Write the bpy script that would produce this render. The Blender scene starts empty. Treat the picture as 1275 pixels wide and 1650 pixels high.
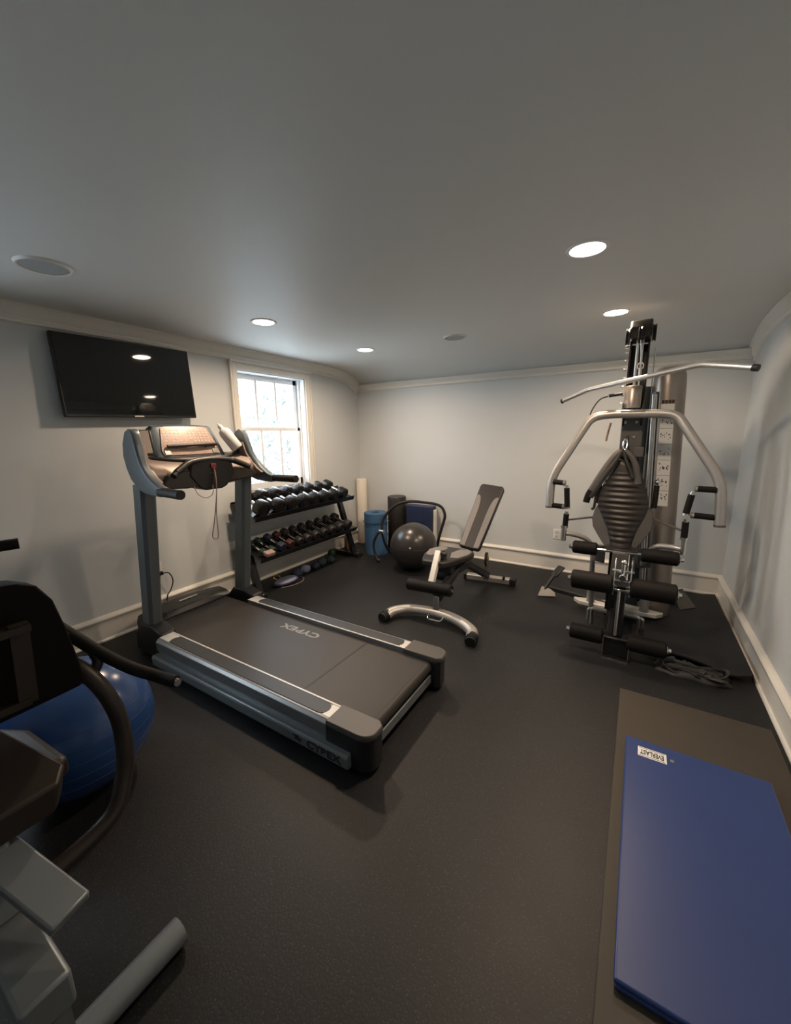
import bpy, math, random
from mathutils import Vector, Matrix, Euler, Quaternion
random.seed(7)
PI = math.pi
sc = bpy.context.scene
COL = sc.collection

# ------------------------------------------------------------------ camera, world, exposure
CAM_YAW, CAM_PITCH, CAM_ROLL, F_PX, CAM_H = .5529, .1968, .0144, 632.74, 1.6
cam_d = bpy.data.cameras.new('camera')
cam_d.sensor_fit = 'HORIZONTAL'
cam_d.sensor_width = 36.0
cam_d.lens = F_PX / 1275 * 36.0
cam_d.clip_start = .02
cam = bpy.data.objects.new('camera', cam_d)
COL.objects.link(cam)
_f = Vector((-math.sin(CAM_YAW) * math.cos(CAM_PITCH), math.cos(CAM_YAW) * math.cos(CAM_PITCH), -math.sin(CAM_PITCH)))
_r = Vector((math.cos(CAM_YAW), math.sin(CAM_YAW), 0))
_d = _f.cross(_r)
_r2 = _r * math.cos(CAM_ROLL) + _d * math.sin(CAM_ROLL)
_d2 = -_r * math.sin(CAM_ROLL) + _d * math.cos(CAM_ROLL)
cam.matrix_world = Matrix(((_r2.x, -_d2.x, -_f.x, 0), (_r2.y, -_d2.y, -_f.y, 0), (_r2.z, -_d2.z, -_f.z, CAM_H), (0, 0, 0, 1)))
sc.camera = cam

sc.view_settings.view_transform = 'Standard'
sc.view_settings.look = 'None'
sc.view_settings.gamma = 1
sc.view_settings.use_curve_mapping = False
sc.view_settings.exposure = 0.55
sc.cycles.use_denoising = True
sc.cycles.max_bounces = 8
sc.cycles.diffuse_bounces = 5
sc.cycles.sample_clamp_indirect = 6

w = bpy.data.worlds.new('overcast_sky')
sc.world = w
w.use_nodes = True
bg = w.node_tree.nodes['Background']
bg.inputs[0].default_value = (.80, .90, 1, 1)
SKY = 7.5
bg.inputs[1].default_value = SKY

XL, XR, YB, YF, ZC = -3.532, .795, 4.727, -1.9, 2.46     # room shell
LAMP = (1.0, .755, .54)
LAMP_W = 14.5
LAMP_SPOTS = [(-2.56, 2.25), (-2.52, 3.53), (-.30, 2.28), (-.24, 3.54)]

# ------------------------------------------------------------------ materials
def mat(name, col, rough=.5, metal=0, bump=0, bscale=80, var=0, vscale=6, spec=.5, coat=0, sheen=0):
    m = bpy.data.materials.new(name)
    m.use_nodes = True
    nt = m.node_tree
    b = nt.nodes['Principled BSDF']
    b.inputs['Base Color'].default_value = (*col, 1)
    b.inputs['Roughness'].default_value = rough
    b.inputs['Metallic'].default_value = metal
    b.inputs['Specular IOR Level'].default_value = spec
    b.inputs['Coat Weight'].default_value = coat
    tc = nt.nodes.new('ShaderNodeTexCoord')
    if var:
        n = nt.nodes.new('ShaderNodeTexNoise')
        n.inputs['Scale'].default_value = vscale
        n.inputs['Detail'].default_value = 5
        nt.links.new(tc.outputs['Object'], n.inputs['Vector'])
        r = nt.nodes.new('ShaderNodeValToRGB')
        r.color_ramp.elements[0].position = .3
        r.color_ramp.elements[1].position = .7
        r.color_ramp.elements[0].color = (*[max(0, c * (1 - var)) for c in col], 1)
        r.color_ramp.elements[1].color = (*[min(1, c * (1 + var)) for c in col], 1)
        nt.links.new(n.outputs['Fac'], r.inputs['Fac'])
        nt.links.new(r.outputs['Color'], b.inputs['Base Color'])
    if bump:
        n = nt.nodes.new('ShaderNodeTexNoise')
        n.inputs['Scale'].default_value = bscale
        n.inputs['Detail'].default_value = 3
        nt.links.new(tc.outputs['Object'], n.inputs['Vector'])
        bp = nt.nodes.new('ShaderNodeBump')
        bp.inputs['Strength'].default_value = bump
        bp.inputs['Distance'].default_value = .002
        nt.links.new(n.outputs['Fac'], bp.inputs['Height'])
        nt.links.new(bp.outputs['Normal'], b.inputs['Normal'])
    return m

def emit(name, col, strength):
    m = bpy.data.materials.new(name)
    m.use_nodes = True
    nt = m.node_tree
    nt.nodes.remove(nt.nodes['Principled BSDF'])
    e = nt.nodes.new('ShaderNodeEmission')
    e.inputs[0].default_value = (*col, 1)
    e.inputs[1].default_value = strength
    nt.links.new(e.outputs[0], nt.nodes['Material Output'].inputs[0])
    return m

M = {}
M['wall'] = mat('pale_blue_paint', (.598, .622, .625), .55, bump=.08, bscale=180, var=.012, vscale=2)
M['ceiling'] = mat('white_ceiling_paint', (.69, .69, .675), .5, bump=.05, bscale=150)
M['trim'] = mat('cream_gloss_trim', (.76, .73, .67), .3)
M['window_paint'] = mat('white_window_paint', (.82, .84, .86), .3)
M['metal_grey'] = mat('grey_powder_coat', (.21, .235, .25), .36, .4)
M['arm_grey'] = mat('blue_grey_arm_plastic', (.12, .145, .165), .35, .2)
M['rail_silver'] = mat('rail_silver_grey', (.27, .275, .28), .36, .6)
M['cap_grey'] = mat('dark_taupe_cap', (.085, .078, .072), .42)
M['post_grey'] = mat('blue_grey_post_paint', (.125, .148, .160), .4, .35)
M['silver'] = mat('satin_silver_paint', (.40, .385, .37), .40, .55)
M['silver_light'] = mat('pale_silver_plastic', (.66, .64, .60), .38, .2)
M['chrome'] = mat('chrome', (.85, .84, .82), .1, 1)
M['steel'] = mat('brushed_steel', (.62, .60, .57), .28, 1)
M['black'] = mat('black_plastic', (.016, .016, .018), .4)
M['black_gloss'] = mat('black_enamel', (.012, .012, .013), .22)
M['rubber'] = mat('black_rubber', (.0075, .0075, .0085), .6, bump=.2, bscale=200)
M['foam'] = mat('black_foam', (.007, .0062, .006), .65, bump=.3, bscale=260, spec=.22)
M['vinyl'] = mat('dark_brown_black_vinyl', (.018, .014, .012), .42, bump=.15, bscale=220)
M['vinyl_grey'] = mat('grey_vinyl', (.085, .078, .074), .5, bump=.2, bscale=260)
M['bench_black'] = mat('charcoal_vinyl', (.020, .018, .018), .5, bump=.2, bscale=240)
M['bench_grey'] = mat('woven_grey_vinyl', (.20, .185, .178), .6, bump=.4, bscale=500, var=.1, vscale=90)
M['belt'] = mat('treadmill_belt_rubber', (.032, .028, .026), .5, bump=.15, bscale=400)
M['grip_strip'] = mat('ribbed_foot_rail_rubber', (.03, .034, .038), .45, bump=.4, bscale=300)
M['console'] = mat('bronze_console_plastic', (.30, .235, .20), .38, .3)
M['console_face'] = mat('pinkish_display_panel', (.42, .30, .25), .25, .1, var=.25, vscale=120)
M['key_print'] = mat('pale_key_print', (.55, .42, .36), .4)
M['fairing'] = mat('dark_bronze_fairing', (.05, .042, .037), .4, .2)
M['key_grey'] = mat('worn_grey_print', (.26, .25, .24), .5)
M['white'] = mat('white_label', (.8, .8, .78), .5)
M['white_foam'] = mat('white_foam', (.76, .70, .62), .7, bump=.1, bscale=120)
M['blue_mat'] = mat('blue_roll_foam', (.05, .13, .26), .5, bump=.15, bscale=120)
M['navy_mat'] = mat('navy_vinyl_mat', (.018, .027, .070), .5, bump=.1, bscale=120)
M['royal'] = mat('royal_blue_vinyl', (.020, .045, .17), .38, bump=.1, bscale=120)
M['olive'] = mat('olive_brown_yoga_mat', (.044, .036, .026), .6, bump=.25, bscale=260, var=.06, vscale=9)
M['blue_ball'] = mat('blue_ball_vinyl', (.020, .058, .18), .22, var=.1, vscale=3)
M['grey_ball'] = mat('pewter_ball_vinyl', (.034, .031, .032), .28)
M['tvscreen'] = mat('tv_glass', (.006, .008, .009), .035, spec=.5)
M['green_rubber'] = mat('dark_green_neoprene', (.01, .03, .02), .5)
M['navy_rubber'] = mat('navy_neoprene', (.015, .022, .05), .5)
M['red_rubber'] = mat('dark_red_neoprene', (.05, .010, .013), .5)
M['pink_beige'] = mat('pale_pink_neoprene', (.34, .22, .20), .55)
M['cast_iron'] = mat('cast_iron_grey', (.035, .032, .030), .42, .5)
M['bar_steel'] = mat('satin_bar_steel', (.80, .79, .77), .3, .85)
M['brass'] = mat('brass', (.55, .38, .12), .3, 1)
M['teal'] = mat('teal_nylon', (.025, .05, .06), .8)
M['dusty_blue'] = mat('dusty_blue_fabric', (.20, .22, .33), .7)
M['indigo'] = mat('indigo_fabric', (.03, .04, .09), .8)
M['mustard'] = mat('tan_suede', (.28, .16, .07), .7)
M['bike_black'] = mat('black_upholstery', (.0035, .0033, .0033), .8, spec=.15)
M['brown_metal'] = mat('brown_varnished_metal', (.020, .014, .010), .45, .1)
M['red'] = mat('red_plastic', (.25, .03, .035), .4)
M['cord'] = mat('tan_cord', (.30, .19, .16), .6)
M['pod_black'] = mat('matt_black_plastic', (.006, .006, .006), .5)
M['ink'] = mat('dark_ink', (.02, .02, .02), .6)
M['smoke'] = mat('smoky_shroud', (.34, .30, .265), .36, .7)
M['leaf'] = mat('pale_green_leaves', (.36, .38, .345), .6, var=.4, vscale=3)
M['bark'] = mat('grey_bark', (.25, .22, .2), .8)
M['lens'] = emit('lamp_lens', (1, .86, .68), 14)
M['speaker_mesh'] = mat('speaker_grille', (.38, .39, .39), .6, bump=.6, bscale=700)

# rubber floor, fine speckle
def floor_material():
    m = mat('speckled_black_rubber_floor', (.013, .013, .014), .5)
    nt = m.node_tree
    b = nt.nodes['Principled BSDF']
    b.inputs['Specular IOR Level'].default_value = .42
    tc = nt.nodes.new('ShaderNodeTexCoord')
    v = nt.nodes.new('ShaderNodeTexVoronoi'); v.inputs['Scale'].default_value = 120
    n = nt.nodes.new('ShaderNodeTexNoise'); n.inputs['Scale'].default_value = 2.2; n.inputs['Detail'].default_value = 8; n.inputs['Roughness'].default_value = .65
    r = nt.nodes.new('ShaderNodeValToRGB')
    r.color_ramp.elements[0].position = 0; r.color_ramp.elements[0].color = (.085, .086, .09, 1)
    r.color_ramp.elements[1].position = .24; r.color_ramp.elements[1].color = (.0066, .0073, .0086, 1)
    r2 = nt.nodes.new('ShaderNodeValToRGB')
    r2.color_ramp.elements[0].position = .3; r2.color_ramp.elements[0].color = (.6, .6, .62, 1)
    r2.color_ramp.elements[1].position = .75; r2.color_ramp.elements[1].color = (1.35, 1.35, 1.35, 1)
    mx = nt.nodes.new('ShaderNodeMix'); mx.data_type = 'RGBA'; mx.blend_type = 'MULTIPLY'; mx.inputs[0].default_value = 1
    bp = nt.nodes.new('ShaderNodeBump'); bp.inputs['Strength'].default_value = .22; bp.inputs['Distance'].default_value = .0015
    rr = nt.nodes.new('ShaderNodeMapRange'); rr.inputs[3].default_value = .46; rr.inputs[4].default_value = .60
    L = nt.links.new
    L(tc.outputs['Object'], v.inputs['Vector']); L(tc.outputs['Object'], n.inputs['Vector'])
    L(v.outputs['Distance'], r.inputs['Fac']); L(n.outputs['Fac'], r2.inputs['Fac'])
    L(r.outputs['Color'], mx.inputs[6]); L(r2.outputs['Color'], mx.inputs[7]); L(mx.outputs[2], b.inputs['Base Color'])
    L(v.outputs['Distance'], bp.inputs['Height']); L(bp.outputs['Normal'], b.inputs['Normal'])
    L(n.outputs['Fac'], rr.inputs[0]); L(rr.outputs[0], b.inputs['Roughness'])
    return m
M['floor'] = floor_material()

def glass_material():
    m = bpy.data.materials.new('window_glass'); m.use_nodes = True
    nt = m.node_tree; nt.nodes.remove(nt.nodes['Principled BSDF'])
    t = nt.nodes.new('ShaderNodeBsdfTransparent'); t.inputs[0].default_value = (.96, .98, .98, 1)
    g = nt.nodes.new('ShaderNodeBsdfGlossy'); g.inputs[1].default_value = .02
    f = nt.nodes.new('ShaderNodeFresnel'); x = nt.nodes.new('ShaderNodeMixShader')
    gm = nt.nodes.new('ShaderNodeNewGeometry'); mr = nt.nodes.new('ShaderNodeMapRange')   # same reflectance from both sides of the pane
    mr.inputs[3].default_value = 1.45; mr.inputs[4].default_value = 1 / 1.45
    nt.links.new(gm.outputs['Backfacing'], mr.inputs[0]); nt.links.new(mr.outputs[0], f.inputs[0])
    nt.links.new(f.outputs[0], x.inputs[0]); nt.links.new(t.outputs[0], x.inputs[1]); nt.links.new(g.outputs[0], x.inputs[2])
    nt.links.new(x.outputs[0], nt.nodes['Material Output'].inputs[0])
    return m
M['glass'] = glass_material()

# ------------------------------------------------------------------ mesh builder
def frame_to(d):
    d = Vector(d).normalized()
    return d.to_track_quat('Z', 'Y').to_matrix()

def smooth_path(pts, n=6, closed=False):
    P = [Vector(p) for p in pts]
    if len(P) < 3: return P
    out = []
    N = len(P)
    rng = range(N) if closed else range(N - 1)
    for i in rng:
        if closed: a, b, c, d = P[i - 1], P[i], P[(i + 1) % N], P[(i + 2) % N]
        else: a, b, c, d = P[max(i - 1, 0)], P[i], P[i + 1], P[min(i + 2, N - 1)]
        for k in range(n):
            t = k / n
            out.append(.5 * ((2 * b) + (c - a) * t + (2 * a - 5 * b + 4 * c - d) * t * t + (3 * b - a - 3 * c + d) * t ** 3))
    if not closed: out.append(P[-1])
    return out

def round_path(pts, r=.05, n=5):
    """straight runs with rounded corners"""
    P = [Vector(p) for p in pts]
    out = [P[0]]
    for i in range(1, len(P) - 1):
        a, b, c = P[i - 1], P[i], P[i + 1]
        u = (a - b); v = (c - b)
        k = min(r, u.length * .49, v.length * .49)
        p0 = b + u.normalized() * k; p1 = b + v.normalized() * k
        for j in range(n + 1):
            t = j / n
            out.append((1 - t) ** 2 * p0 + 2 * t * (1 - t) * b + t * t * p1)
    out.append(P[-1])
    return out

class MB:
    def __init__(s): s.v = []; s.f = []
    def add(s, vs, fs):
        o = len(s.v); s.v += [Vector(v) for v in vs]; s.f += [tuple(i + o for i in f) for f in fs]; return s
    def box(s, c, d, rot=None):
        c = Vector(c); R = rot if isinstance(rot, Matrix) else (Euler(rot).to_matrix() if rot else Matrix.Identity(3))
        vs = [c + R @ Vector((x * d[0] / 2, y * d[1] / 2, z * d[2] / 2)) for x in (-1, 1) for y in (-1, 1) for z in (-1, 1)]
        return s.add(vs, [(0, 1, 3, 2), (4, 6, 7, 5), (0, 4, 5, 1), (2, 3, 7, 6), (0, 2, 6, 4), (1, 5, 7, 3)])
    def span(s, a, b):
        a = Vector(a); b = Vector(b)
        return s.box((a + b) / 2, [abs(b[i] - a[i]) for i in range(3)])
    def bar(s, p0, p1, w_, h_, up=(0, 0, 1)):
        """rectangular bar from p0 to p1"""
        p0 = Vector(p0); p1 = Vector(p1); d = (p1 - p0); z = d.normalized(); u = Vector(up)
        if abs(z.dot(u)) > .98: u = Vector((0, 1, 0))
        x = u.cross(z).normalized(); y = z.cross(x)
        R = Matrix((x, y, z)).transposed()
        return s.box((p0 + p1) / 2, (w_, h_, d.length), R)
    def cyl(s, p0, p1, r0, r1=None, n=20, cap=True):
        r1 = r0 if r1 is None else r1
        return s.tube([p0, p1], [r0, r1], n, cap)
    def tube(s, pts, r, n=12, cap=True, closed=False, sx=1.0, sy=1.0):
        P = [Vector(p) for p in pts]; N = len(P)
        rs = r if isinstance(r, (list, tuple)) else [r] * N
        if len(rs) != N: rs = [rs[0] + (rs[-1] - rs[0]) * i / (N - 1) for i in range(N)]
        vs = []; prev = None
        for i, p in enumerate(P):
            if closed: t = (P[(i + 1) % N] - P[i - 1]).normalized()
            else: t = (P[min(i + 1, N - 1)] - P[max(i - 1, 0)]).normalized()
            if prev is None:
                u = Vector((0, 0, 1)) if abs(t.z) < .9 else Vector((0, 1, 0))
                x = u.cross(t).normalized()
            else:
                x = (prev - t * prev.dot(t)).normalized()
            prev = x; y = t.cross(x)
            for k in range(n):
                a = 2 * PI * k / n
                vs.append(p + (x * math.cos(a) * sx + y * math.sin(a) * sy) * rs[i])
        fs = []
        for i in range(N if closed else N - 1):
            j = (i + 1) % N
            for k in range(n):
                fs.append((i * n + k, i * n + (k + 1) % n, j * n + (k + 1) % n, j * n + k))
        if cap and not closed:
            fs.append(tuple(range(n))[::-1]); fs.append(tuple((N - 1) * n + k for k in range(n)))
        return s.add(vs, fs)
    def lathe(s, c, prof, n=32, axis=(0, 0, 1)):
        """prof: list of (radius, height along axis)"""
        c = Vector(c); R = frame_to(axis); vs = []; fs = []; m = len(prof)
        for (r, h) in prof:
            for k in range(n):
                a = 2 * PI * k / n
                vs.append(c + R @ Vector((r * math.cos(a), r * math.sin(a), h)))
        for i in range(m - 1):
            for k in range(n):
                fs.append((i * n + k, i * n + (k + 1) % n, (i + 1) * n + (k + 1) % n, (i + 1) * n + k))
        if prof[0][0] > 1e-4: fs.append(tuple(range(n))[::-1])
        if prof[-1][0] > 1e-4: fs.append(tuple((m - 1) * n + k for k in range(n)))
        return s.add(vs, fs)
    def ball(s, c, r, n=32, sc=(1, 1, 1), rot=None):
        m = n // 2; c = Vector(c); vs = []; fs = []
        R = Euler(rot).to_matrix() if rot else Matrix.Identity(3)
        vs.append(c + R @ Vector((0, 0, -r * sc[2])))
        for i in range(1, m):
            t = -PI / 2 + PI * i / m
            for k in range(n):
                a = 2 * PI * k / n
                vs.append(c + R @ Vector((r * sc[0] * math.cos(t) * math.cos(a), r * sc[1] * math.cos(t) * math.sin(a), r * sc[2] * math.sin(t))))
        vs.append(c + R @ Vector((0, 0, r * sc[2])))
        for k in range(n): fs.append((0, 1 + (k + 1) % n, 1 + k))
        for i in range(m - 2):
            for k in range(n):
                a = 1 + i * n + k; b = 1 + i * n + (k + 1) % n
                fs.append((a, b, b + n, a + n))
        L = 1 + (m - 2) * n; T = len(vs) - 1
        for k in range(n): fs.append((L + k, L + (k + 1) % n, T))
        return s.add(vs, fs)
    def loft(s, loops):
        n = len(loops[0]); vs = [p for l in loops for p in l]; fs = []
        for i in range(len(loops) - 1):
            for k in range(n):
                fs.append((i * n + k, i * n + (k + 1) % n, (i + 1) * n + (k + 1) % n, (i + 1) * n + k))
        fs.append(tuple(range(n))[::-1]); fs.append(tuple((len(loops) - 1) * n + k for k in range(n)))
        return s.add(vs, fs)
    def prism(s, poly, off):
        """3-D polygon extruded by an offset vector"""
        off = Vector(off)
        return s.loft([[Vector(p) for p in poly], [Vector(p) + off for p in poly]])
    def sheet(s, grid, th=None):
        """grid of points [i][j]; th: thickness vector -> closed slab"""
        a = len(grid); b = len(grid[0]); vs = [p for r in grid for p in r]; fs = []
        for i in range(a - 1):
            for j in range(b - 1):
                fs.append((i * b + j, i * b + j + 1, (i + 1) * b + j + 1, (i + 1) * b + j))
        if th is not None:
            N = len(vs); t = Vector(th); vs = vs + [Vector(v) + t for v in vs]
            fs += [tuple(N + i for i in f[::-1]) for f in fs]
            rim = [(0, j) for j in range(b)] + [(i, b - 1) for i in range(1, a)] + [(a - 1, j) for j in range(b - 2, -1, -1)] + [(i, 0) for i in range(a - 2, 0, -1)]
            rim = [i * b + j for i, j in rim]
            for k in range(len(rim)):
                p, q = rim[k], rim[(k + 1) % len(rim)]
                fs.append((q, p, p + N, q + N))
        return s.add(vs, fs)

ROOT = {}
def root_loc(o):
    while o is not None:
        if o.name in ROOT: return ROOT[o.name]
        o = o.parent
    return Vector((0, 0, 0))

def obj(name, mb, m, parent=None, bevel=0, seg=2, subsurf=0, ang=38, loc=None):
    me = bpy.data.meshes.new(name)
    base = root_loc(parent) if parent else (Vector(loc) if loc else Vector((0, 0, 0)))
    me.from_pydata([tuple(v - base) for v in mb.v], [], mb.f)
    me.validate()
    import bmesh
    bm = bmesh.new(); bm.from_mesh(me); bmesh.ops.recalc_face_normals(bm, faces=bm.faces); bm.to_mesh(me); bm.free()
    for p in me.polygons: p.use_smooth = True
    me.set_sharp_from_angle(angle=math.radians(ang))
    me.materials.append(M[m] if isinstance(m, str) else m)
    o = bpy.data.objects.new(name, me); COL.objects.link(o)
    if parent: o.parent = parent
    elif loc:
        o.location = base; ROOT[o.name] = base
    if bevel:
        b = o.modifiers.new('bevel', 'BEVEL'); b.width = bevel; b.segments = seg; b.limit_method = 'ANGLE'; b.angle_limit = math.radians(35); b.harden_normals = False
    if subsurf:
        d = o.modifiers.new('smooth', 'SUBSURF'); d.levels = subsurf; d.render_levels = subsurf
    return o

def thing(name, loc, label, cat, group=None):
    o = bpy.data.objects.new(name, None); COL.objects.link(o); o.location = loc
    o.empty_display_size = .1
    o['label'] = label; o['category'] = cat
    if group: o['group'] = group
    ROOT[o.name] = Vector(loc)
    return o
def tag(o, label, cat, group=None, kind=None):
    o['label'] = label; o['category'] = cat
    if group: o['group'] = group
    if kind: o['kind'] = kind
    return o
def struct(name, mb, m, parent=None, **k):
    o = obj(name, mb, m, parent, **k)
    o['kind'] = 'structure'
    return o
def dup(root, loc, rot=None, group=None, label=None):
    r = root.copy(); COL.objects.link(r); r.location = loc; ROOT[r.name] = Vector(loc)
    if rot: r.rotation_euler = rot
    if label: r['label'] = label
    for ch in list(root.children):
        c = ch.copy(); COL.objects.link(c); c.parent = r
        for g in ch.children:
            d = g.copy(); COL.objects.link(d); d.parent = c
    return r
def text(name, body, size, mat_key, parent, loc, rot, extrude=.0006, offset=0, sx=1):
    cu = bpy.data.curves.new(name, 'FONT'); cu.body = body; cu.size = size; cu.extrude = extrude; cu.offset = offset
    cu.align_x = 'CENTER'; cu.align_y = 'CENTER'
    cu.materials.append(M[mat_key])
    tmp = bpy.data.objects.new(name, cu); COL.objects.link(tmp)
    me = bpy.data.meshes.new_from_object(tmp.evaluated_get(bpy.context.evaluated_depsgraph_get()))
    bpy.data.objects.remove(tmp)
    o = bpy.data.objects.new(name, me); COL.objects.link(o)
    o.parent = parent; o.location = Vector(loc) - root_loc(parent)
    o.rotation_euler = rot; o.scale = (sx, 1, 1)
    return o

# ------------------------------------------------------------------ room shell
struct('floor', MB().span((XL - .3, YF - .2, -.1), (XR + .3, YB + .2, 0)), 'floor')

# cove: the ceiling curves down to the far wall
cove = [(3.95, ZC), (4.12, 2.458), (4.27, 2.446), (4.40, 2.425), (4.50, 2.400), (4.58, 2.372), (4.65, 2.335), (4.70, 2.300), (YB, 2.275)]
mb = MB().span((XL - .1, YF - .1, ZC), (XR + .1, 3.95, ZC + .12))
poly = [(XL - .05, y, z) for y, z in cove] + [(XL - .05, YB + .1, 2.275), (XL - .05, YB + .1, ZC + .12), (XL - .05, 3.95, ZC + .12)]
mb.prism(poly, (XR - XL + .1, 0, 0))
struct('ceiling', mb, 'ceiling', ang=50)

def wall_with_holes(x0, x1, ya, yb, z0, z1, holes):
    mb = MB(); y = ya
    for (h0, h1, hz0, hz1) in sorted(holes):
        mb.span((x0, y, z0), (x1, h0, z1))
        mb.span((x0, h0, z0), (x1, h1, hz0)); mb.span((x0, h0, hz1), (x1, h1, z1))
        y = h1
    mb.span((x0, y, z0), (x1, yb, z1))
    return mb
W1 = (2.70, 3.662, .98, 2.262)
W2 = (-.52, .44, .98, 2.262)
struct('wall_left', wall_with_holes(XL - .28, XL, YF - .1, YB + .1, 0, ZC, [W1, W2]), 'wall')
struct('wall_back', MB().span((XL, YB, 0), (XR, YB + .1, ZC)), 'wall')
struct('wall_right', MB().span((XR, YF - .1, 0), (XR + .1, YB + .1, ZC)), 'wall')
struct('wall_front', MB().span((XL, YF - .1, 0), (XR, YF, ZC)), 'wall')

def profile_run(prof, pts, inward, downs):
    """sweep (out, down) profile along pts"""
    loops = []
    for p, i, d in zip(pts, inward, downs):
        p = Vector(p); i = Vector(i); d = Vector(d)
        loops.append([p + i * a + d * b for a, b in prof])
    return MB().loft(loops)
CR = [(0, 0), (.062, 0), (.064, .012), (.052, .022), (.040, .040), (.030, .066), (.018, .078), (.018, .092), (.026, .100), (.024, .112), (.010, .120), (0, .122)]
def crown_side(x, s):
    pts = [(x, YF, ZC)] + [(x, y, z) for y, z in cove]
    dn = [(0, 0, -1)]
    for i, (y, z) in enumerate(cove):
        a = cove[max(i - 1, 0)]; b = cove[min(i + 1, len(cove) - 1)]
        t = Vector((0, b[0] - a[0], b[1] - a[1])).normalized()
        dn.append(tuple(Vector((0, t.z, -t.y))))
    dn[-1] = (0, -.45, -.9)
    return profile_run(CR, pts, [(s, 0, 0)] * len(pts), dn)
struct('trim_1', crown_side(XL, 1), 'trim', ang=25)
struct('trim_2', crown_side(XR, -1), 'trim', ang=25)
CB = [(a * .8, b * .72) for a, b in CR]
struct('trim_3', profile_run(CB, [(XL, YB, 2.285), (XR, YB, 2.285)], [(0, -1, 0)] * 2, [(0, 0, -1)] * 2), 'trim', ang=25)
struct('trim_4', profile_run(CR, [(XL, YF, ZC), (XR, YF, ZC)], [(0, 1, 0)] * 2, [(0, 0, -1)] * 2), 'trim', ang=25)
BP = [(0, 0), (.030, 0), (.030, .010), (.024, .020), (.017, .022), (.017, .158), (.022, .166), (.034, .176), (.036, .188), (.028, .198), (.014, .204), (.008, .210), (0, .210)]
for nm, a, b, i in (('baseboard_left', (XL, YF, 0), (XL, YB, 0), (1, 0, 0)), ('baseboard_back', (XL, YB, 0), (XR, YB, 0), (0, -1, 0)),
                    ('baseboard_right', (XR, YF, 0), (XR, YB, 0), (-1, 0, 0)), ('baseboard_front', (XL, YF, 0), (XR, YF, 0), (0, 1, 0))):
    struct(nm, profile_run(BP, [a, b], [i, i], [(0, 0, 1)] * 2), 'trim', ang=25)

def window(n, W):
    y0, y1, z0, z1 = W
    root = bpy.data.objects.new('window_%d' % n, None); COL.objects.link(root); root.location = (XL, (y0 + y1) / 2, z0)
    root['kind'] = 'structure'; ROOT[root.name] = Vector(root.location)
    c = MB(); cw = .085
    for (a, b) in ((y0 - cw, y0), (y1, y1 + cw)):
        c.span((XL, a, z0 - .02), (XL + .022, b, z1 + .07))
        e = a if a < y0 else b - .018
        c.span((XL, e, z0 - .02), (XL + .034, e + .018, z1 + .075))
        c.span((XL + .02, a + .03, z0 - .02), (XL + .027, a + .055, z1 + .05))
    c.span((XL, y0, z1), (XL + .022, y1, z1 + .07))
    c.span((XL, y0 - cw, z1 + .06), (XL + .04, y1 + cw, z1 + .085))
    struct('casing', c, 'trim', root, bevel=.003)
    s = MB().span((XL - .12, y0, z0 - .03), (XL + .055, y1, z0)).span((XL, y0 - cw - .02, z0 - .03), (XL + .055, y1 + cw + .02, z0))
    s.span((XL, y0 - cw, z0 - .10), (XL + .018, y1 + cw, z0 - .03))
    struct('sill', s, 'trim', root, bevel=.004)
    j = MB()
    for (a, b) in ((y0, y0 + .014), (y1 - .014, y1)): j.span((XL - .28, a, z0), (XL, b, z1))
    j.span((XL - .28, y0, z1 - .014), (XL, y1, z1)); j.span((XL - .28, y0, z0 - .001), (XL - .10, y1, z0 + .02))
    for (a, b) in ((y0 + .014, y0 + .032), (y1 - .032, y1 - .014)):
        j.span((XL - .09, a, z0), (XL - .075, b, z1))
    struct('jamb', j, 'window_paint', root)
    zm = 1.67
    for k, (xa, za, zb) in enumerate(((XL - .165, zm - .02, z1 - .014), (XL - .125, z0 + .02, zm + .022))):
        a, b = y0 + .016, y1 - .016; fr = .052; x0, x1 = xa, xa + .034
        f = MB().span((x0, a, za), (x1, a + fr, zb)).span((x0, b - fr, za), (x1, b, zb))
        f.span((x0, a, zb - (.055 if k == 0 else .042)), (x1, b, zb)).span((x0, a, za), (x1, b, za + (.042 if k == 0 else .08)))
        for q in (1, 2):
            yy = a + fr + (b - a - 2 * fr) * q / 3
            f.span((x0 + .004, yy - .013, za), (x1 - .004, yy + .013, zb))
        sash = struct('sash', f, 'window_paint', root, bevel=.003)
        struct('pane', MB().span((xa + .015, a + .02, za + .02), (xa + .019, b - .02, zb - .02)), 'glass', sash)
    L = bpy.data.lights.new('portal', 'AREA'); L.shape = 'RECTANGLE'; L.size = y1 - y0; L.size_y = z1 - z0; L.cycles.is_portal = True
    lo = bpy.data.objects.new('portal', L); COL.objects.link(lo)
    lo.location = (XL - .29, (y0 + y1) / 2, (z0 + z1) / 2); lo.rotation_euler = (0, -PI / 2, 0)
    lo.rotation_euler = Vector((1, 0, 0)).to_track_quat('-Z', 'Z').to_euler()
window(1, W1)
window(2, W2)

# door on the unseen wall behind the camera
r = bpy.data.objects.new('door_1', None); COL.objects.link(r); r.location = (-2.2, YF, 0); r['kind'] = 'structure'; ROOT[r.name] = Vector(r.location)
struct('door_frame', MB().span((-2.72, YF, 0), (-2.62, YF + .04, 2.1)).span((-1.78, YF, 0), (-1.68, YF + .04, 2.1)).span((-2.72, YF, 2.02), (-1.68, YF + .04, 2.12)), 'trim', r)
struct('door_leaf', MB().span((-2.62, YF, .01), (-1.78, YF + .025, 2.02)).span((-2.5, YF, .2), (-1.9, YF + .032, .9)).span((-2.5, YF, 1.1), (-1.9, YF + .032, 1.85)), 'trim', r, bevel=.004)

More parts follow.
